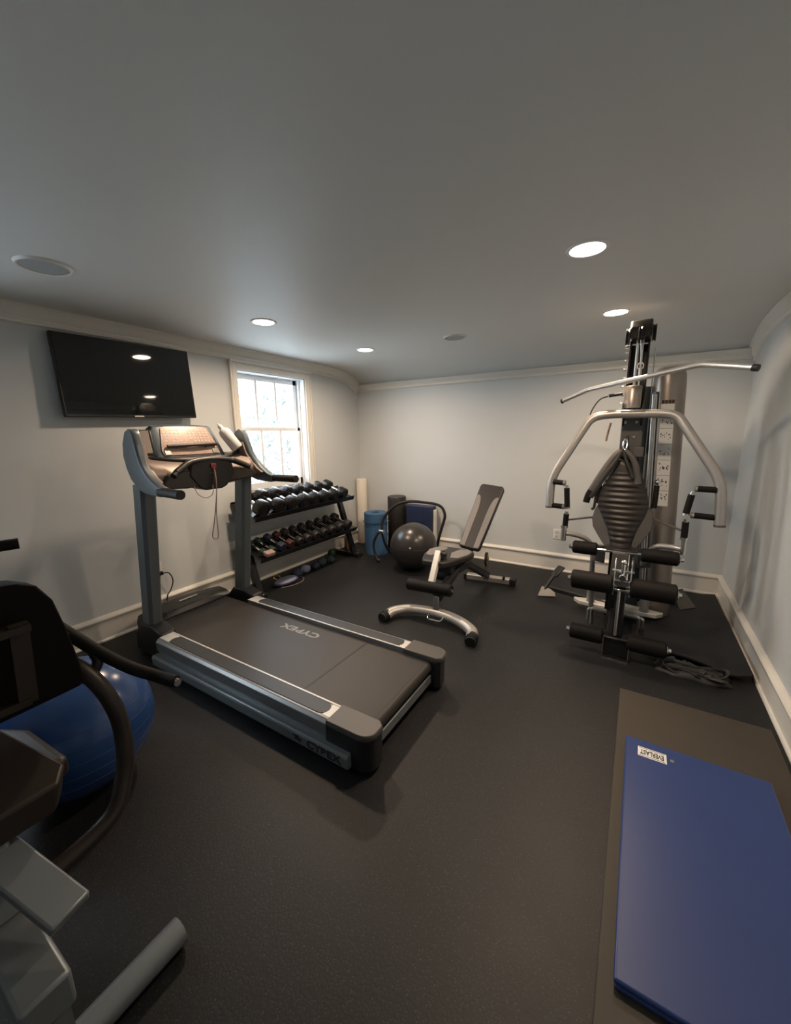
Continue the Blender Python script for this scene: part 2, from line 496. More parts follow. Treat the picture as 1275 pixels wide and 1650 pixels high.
# ------------------------------------------------------------------ ceiling fittings
lamp_names = ['recessed light above the treadmill between window and camera', 'recessed light near the window corner of the room',
              'nearest and largest recessed light at the top edge of the photo', 'recessed light beside the top of the cable machine']
for i, (x, y) in enumerate(LAMP_SPOTS):
    t = thing('recessed_light', (x, y, ZC), 'round warm white ' + (lamp_names[i] or 'recessed light behind the camera'), 'ceiling light', 'recessed ceiling lights')
    obj('trim_ring', MB().lathe((x, y, ZC), [(.078, 0), (.080, -.006), (.094, -.006), (.098, 0)], 40), 'white', t)
    obj('lens', MB().lathe((x, y, ZC), [(.0, -.004), (.074, -.004), (.078, 0)], 40), 'lens', t)
    L = bpy.data.lights.new('lamp', 'AREA'); L.shape = 'DISK'; L.size = .14; L.color = LAMP; L.energy = LAMP_W; L.spread = math.radians(165)
    lo = bpy.data.objects.new('lamp', L); COL.objects.link(lo); lo.parent = t; lo.location = (0, 0, -.008)
for (x, y, r_, lab) in ((-2.655, .945, .115, 'large round speaker grille in the ceiling corner above the television'),
                        (-1.53, 3.56, .105, 'round speaker grille in the ceiling above the weight bench')):
    t = thing('ceiling_speaker', (x, y, ZC), lab, 'speaker', 'ceiling speakers')
    obj('rim', MB().lathe((x, y, ZC), [(r_ - .012, 0), (r_ - .012, -.010), (r_ - .004, -.012), (r_, -.008), (r_ + .004, 0)], 48), 'white', t)
    obj('grille', MB().lathe((x, y, ZC), [(0, -.006), (r_ - .012, -.006), (r_ - .012, 0)], 48), 'speaker_mesh', t)

# ------------------------------------------------------------------ television
TV = Vector((-3.44, 1.68, 2.04))
t = thing('television', TV, 'black flat screen television mounted on the wall above the treadmill', 'television')
t.rotation_euler = (math.radians(1.0), math.radians(-2.0), math.radians(.5))
tw, th = .975, .568
obj('body', MB().span(TV + Vector((-.04, -tw / 2, -th / 2)), TV + Vector((-.004, tw / 2, th / 2))).span(TV + Vector((-.055, -.3, -.2)), TV + Vector((-.03, .3, .2))), 'black_gloss', t, bevel=.006)
obj('screen', MB().span(TV + Vector((-.005, -tw / 2 + .012, -th / 2 + .02)), TV + Vector((.0, tw / 2 - .012, th / 2 - .012))), 'tvscreen', t)
obj('maker_mark', MB().span(TV + Vector((-.003, -.035, -th / 2 + .004)), TV + Vector((.0, .035, -th / 2 + .014))), 'steel', t)
obj('wall_mount', MB().span((XL + .001, TV.y - .2, TV.z - .15), (TV.x - .05, TV.y + .2, TV.z + .15)), 'black', t)

# ------------------------------------------------------------------ treadmill
T = (-2.1, 1.69, 0)
t = thing('treadmill', T, 'large grey treadmill with black belt facing the television', 'treadmill')
Y0, Y1 = 1.245, 2.135        # outer faces of the rails
B0, B1 = 1.37, 2.01          # belt edges
# belt wraps round the rear roller
def belt_loop():
    loops = []
    prof = [(-3.10, .196), (-1.02, .196)] + [(-1.02 + .038 * math.sin(a), .158 + .038 * math.cos(a)) for a in [PI * k / 10 for k in range(1, 11)]] + [(-3.10, .12)]
    a = [(x, B0, z) for x, z in prof]; b = [(x, B1, z) for x, z in prof]
    return MB().loft([a, b])
belt = obj('running_belt', belt_loop(), 'belt', t)
mb = MB().prism([(-1.50, B0 + .02, .1965), (-1.485, B0 + .02, .1965), (-1.465, B1 - .01, .1965), (-1.48, B1 - .01, .1965)], (0, 0, .0006))
obj('belt_seam', mb, 'cast_iron', belt)
text('belt_lettering', 'CYBEX', .080, 'key_grey', belt, (-1.995, 1.885, .1968), (0, 0, PI), .0003, .003, 1.45)

def rail(y_in, y_out, name_suffix):
    s = 1 if y_out > y_in else -1
    def P(y, z): return (y_in + s * y, z)
    w_ = abs(y_out - y_in)
    prof = [P(0, .225), P(w_ - .018, .224), P(w_, .205), P(w_, .145), P(w_ - .012, .135), P(w_ - .012, .10), P(0, .10)]
    x0, x1 = -2.74, -1.19
    sr = obj('side_rail', MB().prism([(x0, y, z) for y, z in prof], (x1 - x0, 0, 0)), 'rail_silver', t, bevel=.004)
    # ribbed foot strip with rounded ends inside a pale surround
    a, b = y_in + s * .012, y_in + s * (w_ - .030)
    yc = (a + b) / 2; hw = abs(b - a) / 2
    def strip(xa, xb, hw, z0, z1):
        pts = []
        for k in range(9):
            q = -PI / 2 + PI * k / 8
            pts.append((xb - .04 + .04 * math.cos(q), yc + hw * math.sin(q), z0))
        for k in range(9):
            q = PI / 2 + PI * k / 8
            pts.append((xa + .04 + .04 * math.cos(q), yc + hw * math.sin(q), z0))
        return MB().prism(pts, (0, 0, z1 - z0))
    obj('foot_strip', strip(x0 + .10, x1 - .035, hw, .2235, .2275), 'grip_strip', sr, bevel=.001)
    mb = MB().span((x0, y_in + s * .0, .2245), (x1, y_in + s * .010, .2285))
    mb.span((x1 - .045, min(y_in, b), .2240), (x1, max(y_in, b), .2262)).span((x0, min(y_in, b), .2240), (x0 + .11, max(y_in, b), .2262))
    obj('rail_inlay', mb, 'silver_light', sr)
    # lower skirt
    prof = [P(.02, .115), P(w_ + .022, .112), P(w_ + .032, .098), P(w_ + .030, .045), P(w_ + .015, .032), P(.02, .032)]
    sk = obj('side_skirt', MB().prism([(-2.76, y, z) for y, z in prof], (1.72, 0, 0)), 'metal_grey', t, bevel=.006)
    # rear cap
    loops = []
    xa, xb = -1.19, -.925
    yin, yo = y_in - s * .012, y_out
    out = []
    for k in range(7):
        q = PI / 2 * k / 6
        out.append((xb - .07 + .07 * math.sin(q), yo - s * .06 + s * .06 * math.cos(q)))
    pl = [(xa, yin), (xa, yo)] + out + [(xb, yin + s * .025), (xb - .03, yin)]
    mx_, my_ = (xa + xb) / 2, (yin + yo) / 2
    mb = MB().loft([[Vector(((x - mx_) * k + mx_, (y - my_) * k + my_, z)) for x, y in pl] for z, k in ((.202, .99), (.207, 1), (.224, 1), (.232, .96))])
    obj('rear_cap', mb, 'cap_grey', t, bevel=.002)
    mb = MB().loft([[Vector((x - .01, y - s * .004, .03)) for x, y in pl], [Vector((x - .008, y - s * .004, .202)) for x, y in pl]])
    ro = obj('rear_foot_block', mb, 'black', t, bevel=.004)
    obj('levelling_foot', MB().cyl((xb - .08, (yin + yo) / 2, 0), (xb - .08, (yin + yo) / 2, .04), .03), 'rubber', ro)
    return sk
sk = rail(B0, Y0, 'near')
rail(B1, Y1, 'far')
text('side_lettering', 'CYBEX', .056, 'ink', sk, (-1.185, 1.2120, .078), (PI / 2, 0, 0), .0004, .0025, 1.25)
mb = MB().prism([(-1.40, 1.2128, .094), (-1.345, 1.2128, .100), (-1.352, 1.2128, .085), (-1.325, 1.2128, .088), (-1.345, 1.2128, .058), (-1.35, 1.2128, .072), (-1.385, 1.2128, .069), (-1.372, 1.2128, .083)], (0, -.0006, 0))
obj('side_emblem', mb, 'ink', sk)
obj('rear_crossbar', MB().span((-1.0, B0, .060), (-.985, B1, .115)), 'metal_grey', t, bevel=.003)
obj('underframe', MB().span((-3.0, B0 + .01, .035), (-1.1, B0 + .06, .115)).span((-3.0, B1 - .06, .035), (-1.1, B1 - .01, .115)).span((-3.0, B0, .035), (-2.95, B1, .10)), 'black', t)
# motor hood
def hood():
    loops = []
    for k in range(13):
        y = 1.39 + (2.06 - 1.39) * k / 12; u = (k - 6) / 6
        bulge = .05 * (1 - u * u)
        z = .238 + .018 * (1 - u * u)
        prof = [(-3.045 + bulge * .3, .205), (-3.07 + bulge * .3, z - .012), (-3.10, z), (-3.20 - bulge * .4, z + .006), (-3.28 - bulge, z - .03), (-3.31 - bulge, z - .09), (-3.31 - bulge, .05), (-3.05, .05)]
        loops.append([Vector((x, y, zz)) for x, zz in prof])
    return MB().loft(loops)
hd = obj('motor_hood', hood(), 'black', t, bevel=.004)
obj('hood_badge', MB().prism([(-3.155, 1.66, .2635), (-3.13, 1.65, .2630), (-3.13, 1.80, .2635), (-3.15, 1.82, .2640)], (0, 0, .002)), 'steel', hd)
# post sockets and posts
for s, y in ((-1, 1.345), (1, 2.13)):
    mb = MB().prism([(-3.13, y - .055, .02), (-2.74, y - .055, .02), (-2.72, y - .055, .13), (-2.76, y - .055, .235), (-2.88, y - .055, .265), (-3.02, y - .055, .262), (-3.12, y - .055, .16)], (0, .11, 0))
    so = obj('post_socket', mb, 'black', t, bevel=.012, seg=3)
    obj('foot_shoe', MB().span((-2.86, min(y, y + s * .07), .04), (-2.73, max(y, y + s * .07), .10)), 'rubber', so)
    obj('levelling_foot', MB().cyl((-2.98, y, 0), (-2.98, y, .03), .035), 'rubber', so)
    loops = []
    for k in range(7):
        q = k / 6; z = .25 + q * 1.04; x = -2.955 + .15 * q; hw = .046 + .004 * q; hd_ = .062
        loops.append([Vector((x + hd_ * cx, y + hw * cy_, z)) for cx, cy_ in ((-1, -.55), (-.7, -1), (.7, -1), (1, -.55), (1, .55), (.7, 1), (-.7, 1), (-1, .55))])
    obj('post', MB().loft(loops), 'post_grey', t, ang=30)
# side arms: curved blades that run out into the hand grips
yc = 1.755
outer = [(-2.80, 1.655), (-2.855, 1.635), (-2.905, 1.56), (-2.92, 1.48), (-2.90, 1.40), (-2.86, 1.325), (-2.79, 1.268), (-2.70, 1.240), (-2.60, 1.232), (-2.52, 1.230)]
inner = [(-2.775, 1.648), (-2.755, 1.62), (-2.74, 1.55), (-2.722, 1.47), (-2.70, 1.42), (-2.67, 1.385), (-2.63, 1.350), (-2.58, 1.320), (-2.54, 1.298), (-2.50, 1.288)]
for s in (-1, 1):
    y = yc + s * .465
    loops = []
    for (a, b) in zip(outer, inner):
        ia = Vector((a[0], 0, a[1])); ib = Vector((b[0], 0, b[1]))
        d = (ib - ia)
        ring = []
        lean = .0 if s < 0 else max(0, (a[1] - 1.33) / .32) * .05
        ia.y -= lean
        for (q, yy) in ((0, .2), (.06, .0), (.5, -.06), (.94, 0), (1, .2), (1, .8), (.94, 1), (.06, 1), (0, .8)):
            ring.append(ia + d * q + Vector((0, y - s * .055 * yy, 0)))
        loops.append(ring)
    arm = obj('side_arm', MB().loft(loops), 'arm_grey', t, ang=40, bevel=.003)
    lin = []
    for a, b in zip(outer[2:8], inner[2:8]):
        ia = Vector((a[0], 0, a[1])); ib = Vector((b[0], 0, b[1])); ln = .0 if s < 0 else max(0, (a[1] - 1.33) / .32) * .05
        lin.append([ia.lerp(ib, q) + Vector((0, y - ln - s * o_, 0)) for q, o_ in ((.12, .05), (.88, .05), (.88, .075), (.12, .068))])
    obj('inner_liner', MB().loft(lin), 'console', arm, ang=40)
    obj('hand_grip', MB().tube(round_path([(-2.54, y - s * .02, 1.262), (-2.47, y - s * .015, 1.262), (-2.30, y + s * .0, 1.262), (-2.285, y, 1.262)], .05), .029, 16), 'rubber', arm)
# console
def slab(pts, off): return MB().prism(pts, off)
# lower shell lofted across, curved and dished
loops = []
for k in range(17):
    u = -1 + 2 * k / 16; y = yc + u * .425
    dip = .035 * (1 - u * u)
    low = 1.285 - .05 * (1 - abs(u) ** 3)
    prof = [(-2.84, 1.468 - .6 * dip), (-2.73 + dip, 1.435 - dip), (-2.69 + dip * 1.3, 1.36 - dip * .6), (-2.70 + dip, low + .03), (-2.74, low), (-2.86, low + .02), (-2.93, 1.40), (-2.92, 1.475)]
    loops.append([Vector((x, y, z)) for x, z in prof])
co = obj('console_shell', MB().loft(loops), 'console', t, ang=45)
# raised display hood
loops = []
for k in range(17):
    u = -1 + 2 * k / 16; y = 1.745 + u * (.262)
    top = 1.692 - .012 * u * u - (.05 if abs(u) > .97 else 0)
    loops.append([Vector(p) for p in ((-2.845, y, 1.455), (-2.955, y * .97 + 1.745 * .03, top - .012), (-2.985, y * .97 + 1.745 * .03, top), (-3.03, y, top - .02), (-3.03, y, 1.50), (-2.92, y, 1.42))])
dh = obj('display_hood', MB().loft(loops), 'arm_grey', t, ang=40, bevel=.004)
def onface(y, q, off):      # q 0 bottom .. 1 top of the sloping face
    a = Vector((-2.845, y, 1.458)); b = Vector((-2.955, y * .97 + 1.745 * .03, 1.676)); n = Vector((.22, 0, .11)).normalized()
    return a + (b - a) * q + n * off
pl = [(1.530, .05), (1.960, .05), (1.975, .20), (1.93, .93), (1.90, .98), (1.60, .98), (1.565, .93), (1.52, .20)]
obj('display_face', MB().loft([[onface(y, q, .0) for y, q in pl], [onface(y, q, .006) for y, q in pl]]), 'console_face', dh)
random.seed(3)
for cols in (range(0, 5), range(7, 13)):
    mb = MB()
    for i in cols:
        for j in range(5):
            y = 1.575 + i * .028; q = .50 + j * .09
            if random.random() < .2: continue
            mb.loft([[onface(y - .009, q - .02, o_) , onface(y + .009, q - .02, o_), onface(y + .009, q + .02, o_), onface(y - .009, q + .02, o_)] for o_ in (.006, .0072)])
    obj('key_legend', mb, 'key_print', dh)
mb = MB().tube([onface(1.56, .30, .022), onface(1.76, .31, .030), onface(1.945, .33, .022)], .013, 10)
for y in (1.63, 1.86): mb.cyl(onface(y, .31, .0), onface(y, .31, .03), .012, n=10)
obj('reading_ledge', mb, 'black', dh)
for (ya, yb) in ((1.535, 1.575), (1.905, 1.945)):
    mb = MB().loft([[onface(ya, .06, .005), onface(yb, .06, .005), onface(yb, .2, .005), onface(ya, .2, .005)], [onface(ya, .06, .012), onface(yb, .06, .012), onface(yb, .2, .012), onface(ya, .2, .012)]])
    obj('control_key', mb, 'steel', dh)
# accessory tray rim
obj('tray_rim', MB().tube(smooth_path([(-2.86, 1.375, 1.462), (-2.80, 1.46, 1.452), (-2.765, 1.60, 1.437), (-2.755, 1.755, 1.433), (-2.765, 1.92, 1.440), (-2.80, 2.05, 1.462), (-2.86, 2.14, 1.492)], 5), .0135, 10), 'black', co)
# grab handle with heart rate pads
gb = obj('grab_handle', MB().tube(smooth_path([(-2.60, 1.435, 1.345), (-2.625, 1.50, 1.385), (-2.655, 1.60, 1.425), (-2.665, 1.755, 1.437), (-2.655, 1.90, 1.425), (-2.625, 1.975, 1.395), (-2.60, 2.04, 1.362)], 5), .021, 12), 'black', t)
for s, p, q in ((-1, (-2.610, 1.462, 1.366), (-2.640, 1.555, 1.413)), (1, (-2.612, 2.012, 1.378), (-2.640, 1.93, 1.418))):
    obj('pulse_sensor', MB().cyl(p, q, .0222, n=14), 'cast_iron', gb)
mb = MB().loft([[Vector((x, y, z)) for y, z in ((1.60, 1.44), (1.91, 1.44), (1.935, 1.33), (1.86, 1.235), (1.82, 1.218), (1.69, 1.218), (1.64, 1.24), (1.575, 1.33))] for x in (-2.80, -2.665, -2.645)])
cb = obj('control_pod', mb, 'pod_black', t, bevel=.008)
mb = MB().loft([[Vector((x, yc + u, z)) for u, z in ((-.36, 1.285), (-.33, 1.35), (-.2, 1.37), (.2, 1.37), (.33, 1.36), (.40, 1.30), (.40, 1.275), (-.2, 1.245), (-.33, 1.255))] for x in (-2.80, -2.652)])
obj('lower_fairing', mb, 'fairing', t, bevel=.01)
obj('stop_key', MB().span((-2.648, 1.735, 1.375), (-2.635, 1.775, 1.405)), 'red', cb, bevel=.002)
obj('safety_lanyard', MB().tube(smooth_path([(-2.635, 1.755, 1.38), (-2.60, 1.735, 1.22), (-2.595, 1.69, 1.00), (-2.60, 1.665, .885), (-2.60, 1.690, .860), (-2.602, 1.712, .88), (-2.60, 1.715, 1.05), (-2.61, 1.745, 1.25), (-2.632, 1.758, 1.36)], 6), .0035, 6).tube(smooth_path([(-2.655, 1.60, 1.26), (-2.62, 1.60, 1.205), (-2.61, 1.65, 1.170), (-2.615, 1.71, 1.19), (-2.64, 1.735, 1.25)], 6), .003, 6), 'cord', cb)

# bottle and tablet on the console
t = thing('spray_bottle', (-2.86, 2.06, 1.46), 'clear white plastic bottle leaning in the right side of the treadmill console', 'bottle')
a = Vector((-2.785, 2.085, 1.50)); d = Vector((-.10, -.085, .19)).normalized()
obj('bottle_body', MB().lathe(a, [(.0, 0), (.042, 0), (.047, .01), (.047, .15), (.040, .175), (.020, .19), (.016, .20)], 24, d), mat('translucent_plastic', (.62, .63, .63), .25), t)
obj('bottle_cap', MB().lathe(a + d * .198, [(.0, 0), (.018, 0), (.018, .022), (.008, .024), (.007, .04), (0, .04)], 20, d), 'white', t)
t = thing('tablet', (-2.88, 1.43, 1.47), 'dark tablet with a pale screen standing at the left end of the treadmill console', 'tablet')
R = Euler((0, math.radians(-24), math.radians(-16))).to_matrix()
obj('tablet_case', MB().box((-2.872, 1.425, 1.565), (.016, .085, .185), R), 'black', t, bevel=.004)
obj('tablet_screen', MB().box((-2.8625, 1.4245, 1.569), (.004, .050, .165), R), mat('tablet_glass', (.42, .36, .32), .15), t)

# ------------------------------------------------------------------ dumbbell rack
RK = (-3.28, 3.2, 0)
t = thing('dumbbell_rack', RK, 'black two shelf dumbbell rack standing along the wall under the window', 'rack')
YA, YZ = 2.44, 3.99
for y in (YA, YZ):
    obj('upright', MB().bar((-3.40, y, .93), (-3.12, y, .03), .05, .07, (0, 1, 0)), 'black_gloss', t, bevel=.004)
    obj('foot', MB().bar((-3.48, y, .03), (-3.04, y, .03), .06, .05), 'black_gloss', t, bevel=.006)
obj('foot_cap', MB().span((-3.045, YZ - .032, 0), (-3.03, YZ + .032, .06)), 'rubber', t)
def tray(xf, zf, xb, zb):
    mb = MB()
    n = Vector((xb - xf, 0, zb - zf)).normalized(); up = Vector((-n.z, 0, n.x)); up = up if up.z > 0 else -up
    def Q(a, b): return Vector((xf, 0, zf)) + n * a + up * b
    L_ = math.hypot(xb - xf, zb - zf)
    prof = [Q(0, -.032), Q(0, .022), Q(.006, .022), Q(.006, 0), Q(L_ - .006, 0), Q(L_ - .006, .022), Q(L_, .022), Q(L_, -.02), Q(L_ - .006, -.02), Q(L_ - .006, -.006), Q(.006, -.006), Q(.006, -.032)]
    return MB().prism([p + Vector((0, YA, 0)) for p in prof], (0, YZ - YA, 0)), Q
mbt, QT = tray(-3.09, .805, -3.46, .925)
obj('shelf', mbt, 'black_gloss', t)
mbl, QL = tray(-3.06, .395, -3.40, .50)
obj('shelf', mbl, 'black_gloss', t)

def dumbbell(label, group, rh, hl, total, head, handle, hexa=False, name='dumbbell'):
    """axis along local x, origin at the middle of the handle"""
    r = thing(name, (0, 0, 0), label, 'dumbbell', group)
    n = 6 if hexa else 28
    for s in (-1, 1):
        prof = [(0, 0), (rh * .45, 0), (rh * .45, .004), (rh * .8, .004), (rh * .97, .010), (rh, .022), (rh, hl - .02), (rh * .97, hl - .010), (rh * .8, hl - .004), (rh * .62, hl - .002), (rh * .60, hl - .008), (0, hl - .008)]
        if hexa: prof = [(0, 0), (rh * .8, 0), (rh, .012), (rh, hl - .012), (rh * .8, hl), (0, hl)]
        h = obj('head', MB().lathe((s * (total / 2 - hl), 0, 0), prof, n, (s, 0, 0)), head, r, ang=50 if not hexa else 20, bevel=0)
        if not hexa:
            obj('end_plate', MB().lathe((s * (total / 2 - .0085), 0, 0), [(0, 0), (rh * .52, 0), (rh * .50, .003), (0, .003)], 20, (s, 0, 0)), 'cast_iron', h)
    obj('handle', MB().lathe((-total / 2 + hl - .004, 0, 0), [(.014, 0), (.016, .03), (.0175, (total - 2 * hl) / 2), (.016, total - 2 * hl - .03), (.014, total - 2 * hl + .008)], 16, (1, 0, 0)), handle, r)
    return r
tilt_t = math.atan2(.12, .37); tilt_l = math.atan2(.105, .34)
ord_ = ['first', 'second', 'third', 'fourth', 'fifth', 'sixth', 'seventh', 'eighth', 'ninth', 'tenth', 'eleventh']
tops = [(2.545, .082), (2.755, .074), (2.935, .073), (3.11, .072), (3.285, .070), (3.455, .068), (3.625, .067), (3.80, .067)]
first = None
for i, (y, rh) in enumerate(tops):
    pos = 'nearest the treadmill post' if i == 0 else ('at the corner end' if i == 7 else ord_[i] + ' from the treadmill end')
    lab = 'black round-headed dumbbell on the upper rack shelf, ' + pos
    p = QT(.185, rh + .0015) + Vector((0, y, 0))
    if first is None:
        first = dumbbell(lab, 'heavy dumbbells on the upper rack shelf', .070, .105, .36, 'black_gloss', 'chrome')
        first.location = p; o = first; ROOT[o.name] = p
    else: o = dup(first, p, label=lab)
    o.rotation_euler = (random.uniform(-.5, .5), tilt_t, 0); k = rh / .070; o.scale = (1, k, k)
lows = [(2.515, .042, 'green', 'small dark green'), (2.620, .042, 'green', 'small dark green'), (2.745, .050, 'navy', 'navy blue'), (2.865, .050, 'red', 'dark red'),
        (2.99, .050, 'b', 'black'), (3.115, .052, 'b', 'black'), (3.25, .055, 'b', 'black'), (3.39, .056, 'b', 'black'), (3.535, .058, 'b', 'black'), (3.685, .060, 'b', 'black'), (3.84, .062, 'b', 'black')]
proto = {}
for i, (y, rh, kd, word) in enumerate(lows):
    pos = ['nearest the treadmill', 'second from the treadmill end', 'left of the red one', 'between navy and black ones'][i] if i < 4 else ('at the corner end' if i == 10 else ord_[i] + ' from the treadmill end')
    lab = '%s steel-handled dumbbell on the lower shelf, %s' % (word, pos)
    p = QL(.17, rh + .0015) + Vector((0, y, 0))
    if kd not in proto:
        base = {'green': .042, 'navy': .050, 'red': .050, 'b': .050}[kd]
        o = dumbbell(lab, 'lighter dumbbells on the lower rack shelf', base, .07 if kd != 'b' else .085, .28 if kd != 'b' else .31,
                     {'green': 'green_rubber', 'navy': 'navy_rubber', 'red': 'red_rubber', 'b': 'black'}[kd], 'chrome', kd in ('green', 'navy', 'red'))
        proto[kd] = (o, base); o.location = p
    else: o = dup(proto[kd][0], p, label=lab)
    k = rh / proto[kd][1]; o.scale = (1, k, k); o.rotation_euler = (random.uniform(-.3, .3) if kd == 'b' else PI / 6, tilt_l, 0)
t = obj('pink_weight', MB().box((0, 0, 0), (.07, .11, .045)), 'pink_beige', bevel=.012, seg=3, loc=(0, 0, 0))
t.location = QL(.060, .0245) + Vector((0, 2.502, 0)); t.rotation_euler = (0, tilt_l, 0)
tag(t, 'small pale pink hand weight lying at the treadmill end of the lower rack shelf', 'hand weight')
t.location = QL(.012, .052) + Vector((0, 2.54, 0))

# ------------------------------------------------------------------ things on the floor by the rack
def lump(name, m, c, s, lab, cat, rz=0, seed=0, group=None):
    rnd = random.Random(seed); mb = MB().ball((0, 0, 0), 1, 24)
    for v in mb.v:
        k = 1 + .12 * math.sin(v.x * 5 + seed) * math.cos(v.y * 4 + seed * 2)
        v.x *= s[0] * k; v.y *= s[1] * k; v.z = max(v.z, -.62) * s[2]
    o = obj(name, mb, m, loc=(0, 0, 0)); o.location = (c[0], c[1], s[2] * .62); o.rotation_euler = (0, 0, rz)
    tag(o, lab, cat, group); return o
t = thing('ankle_weight', (-3.20, 2.86, 0), 'flat oval pale blue ankle weight with dark rim, nearest on the floor', 'ankle weight')
obj('pouch', MB().lathe((-3.20, 2.86, 0), [(0, .008), (.115, .01), (.135, .03), (.11, .048), (0, .055)], 32), 'dusty_blue', t).scale = (.62, 1.12, 1)
obj('binding', MB().tube([(-3.20 + .135 * math.cos(a), 2.86 + .135 * math.sin(a), .024) for a in [2 * PI * k / 32 for k in range(32)]], .012, 8, closed=True), 'indigo', t).scale = (.66, 1.14, 1)
obj('strap_loop', MB().tube(smooth_path([(-3.30, 2.83, .02), (-3.33, 2.80, .055), (-3.335, 2.86, .065), (-3.31, 2.89, .02)], 5), .006, 8), 'brass', t)
obj('elastic_cord', MB().tube(smooth_path([(-3.12, 2.72, .006), (-3.07, 2.82, .006), (-3.06, 2.95, .006), (-3.12, 3.05, .006), (-3.20, 3.06, .006)], 6), .0035, 6), 'cord', t)
for i, (m, x, y, sx, sy, sz, rz, lab) in enumerate([
    ('indigo', -3.26, 3.085, .06, .066, .045, .3, 'dark indigo ankle weight right behind the oval pale blue one'),
    ('dusty_blue', -3.27, 3.235, .055, .065, .05, -.2, 'dusty blue ankle weight, second along the baseboard from the oval one'),
    ('navy_rubber', -3.25, 3.375, .055, .062, .045, .4, 'navy ankle weight in the middle of the row under the rack'),
    ('teal', -3.27, 3.52, .055, .066, .055, 0, 'teal ankle weight with dark strap under the rack'),
    ('teal', -3.25, 3.665, .05, .062, .045, .5, 'last teal ankle weight, towards the corner end of the rack')]):
    o = lump('ankle_weight', m, (x, y, 0), (sx, sy, sz), lab, 'ankle weight', rz, i + 1, 'soft ankle weights along the baseboard under the rack')
    st = MB().tube([(sx * 1.02 * math.cos(a) * .35, .02 + 0 * a, sz * 1.03 * math.sin(a)) for a in [PI * k / 10 for k in range(11)]], .008, 6)
    so = obj('strap', st, 'indigo', None); so.parent = o
    so.location = (0, 0, 0)
o = lump('massage_ball', 'green_rubber', (-3.38, 3.84, 0), (.05, .05, .065), 'dark green knobbly ball on the floor behind the far rack foot', 'ball', 0, 9)
o = lump('suede_pouch', 'mustard', (-3.40, 4.22, 0), (.055, .07, .16), 'tan suede pouch standing between the rack and the white foam roller', 'pouch', .4, 4)
t = thing('resistance_band', (-3.2, 4.10, 0), 'purple and black resistance band lying on the floor beside the blue rolled mat', 'band')
obj('band_loop', MB().tube(smooth_path([(-3.30, 4.06, .015), (-3.22, 4.05, .014), (-3.17, 4.10, .014), (-3.18, 4.18, .015), (-3.22, 4.22, .014), (-3.27, 4.14, .016)], 6, True), .012, 8, closed=True, sy=.9), 'indigo', t)
obj('band_handle', MB().cyl((-3.16, 4.09, .018), (-3.04, 4.07, .018), .017), 'rubber', t)

# ------------------------------------------------------------------ corner: rollers, mats, rocker, ball
t = thing('foam_roller', (-3.425, 4.615, 0), 'tall white foam roller standing upright in the corner of the room', 'foam roller')
obj('roller_body', MB().lathe((-3.425, 4.615, 0), [(0, .002), (.070, .002), (.076, .010), (.076, .955), (.070, .963), (0, .963)], 36), 'white_foam', t)
t = thing('foam_roller', (-2.80, 4.575, 0), 'dark grey foam roller standing upright behind the ab rocker', 'foam roller')
obj('roller_body', MB().lathe((-2.80, 4.575, 0), [(.05, .002), (.122, .002), (.128, .010), (.128, .745), (.122, .755), (.05, .755)], 40), 'cast_iron', t)
obj('core', MB().lathe((-2.80, 4.575, 0), [(0, .003), (.052, .003), (.052, .735), (0, .735)], 24), 'black', t)
# rolled blue mat, spiral section
t = thing('rolled_mat', (-2.97, 4.31, 0), 'bright blue rolled exercise mat standing on end beside the rack', 'mat')
sp = []
N = 110
for k in range(N + 1):
    a = 2 * PI * 4 * k / N; r_ = .05 + .112 * k / N; sp.append((r_, a))
o_ = [(-2.97 + (r_ + .012) * math.cos(a), 4.31 + (r_ + .012) * math.sin(a)) for r_, a in sp]
i_ = [(-2.97 + (r_ - .010) * math.cos(a), 4.31 + (r_ - .010) * math.sin(a)) for r_, a in sp]
poly = o_ + i_[::-1]
mb = MB()
vs = [(x, y, .001) for x, y in o_] + [(x, y, .001) for x, y in i_] + [(x, y, .56) for x, y in o_] + [(x, y, .56) for x, y in i_]
n = N + 1; fs = []
for k in range(N):
    fs += [(k, k + 1, n + k + 1, n + k), (2 * n + k, 3 * n + k, 3 * n + k + 1, 2 * n + k + 1), (k, 2 * n + k, 2 * n + k + 1, k + 1), (n + k, n + k + 1, 3 * n + k + 1, 3 * n + k)]
fs += [(0, n, 3 * n, 2 * n), (N, 2 * n + N, 3 * n + N, n + N)]
mb.add(vs, fs)
obj('mat_roll', mb, 'blue_mat', t, ang=50)
obj('mat_tie', MB().tube([(-2.97 + .178 * math.cos(a), 4.31 + .178 * math.sin(a), .44) for a in [2 * PI * k / 40 for k in range(40)]], .005, 6, closed=True), 'indigo', t)
t = thing('folded_mat', (-2.44, 4.61, 0), 'navy blue folded exercise mat standing against the far wall behind the ball', 'mat')
for k in range(4):
    obj('panel', MB().span((-2.645, 4.565 + k * .034, .002), (-2.255, 4.597 + k * .034, .645)), 'navy_mat', t, bevel=.008, seg=3)
obj('white_edge', MB().span((-2.252, 4.60, .06), (-2.222, 4.66, .60)), 'white', t, bevel=.003)
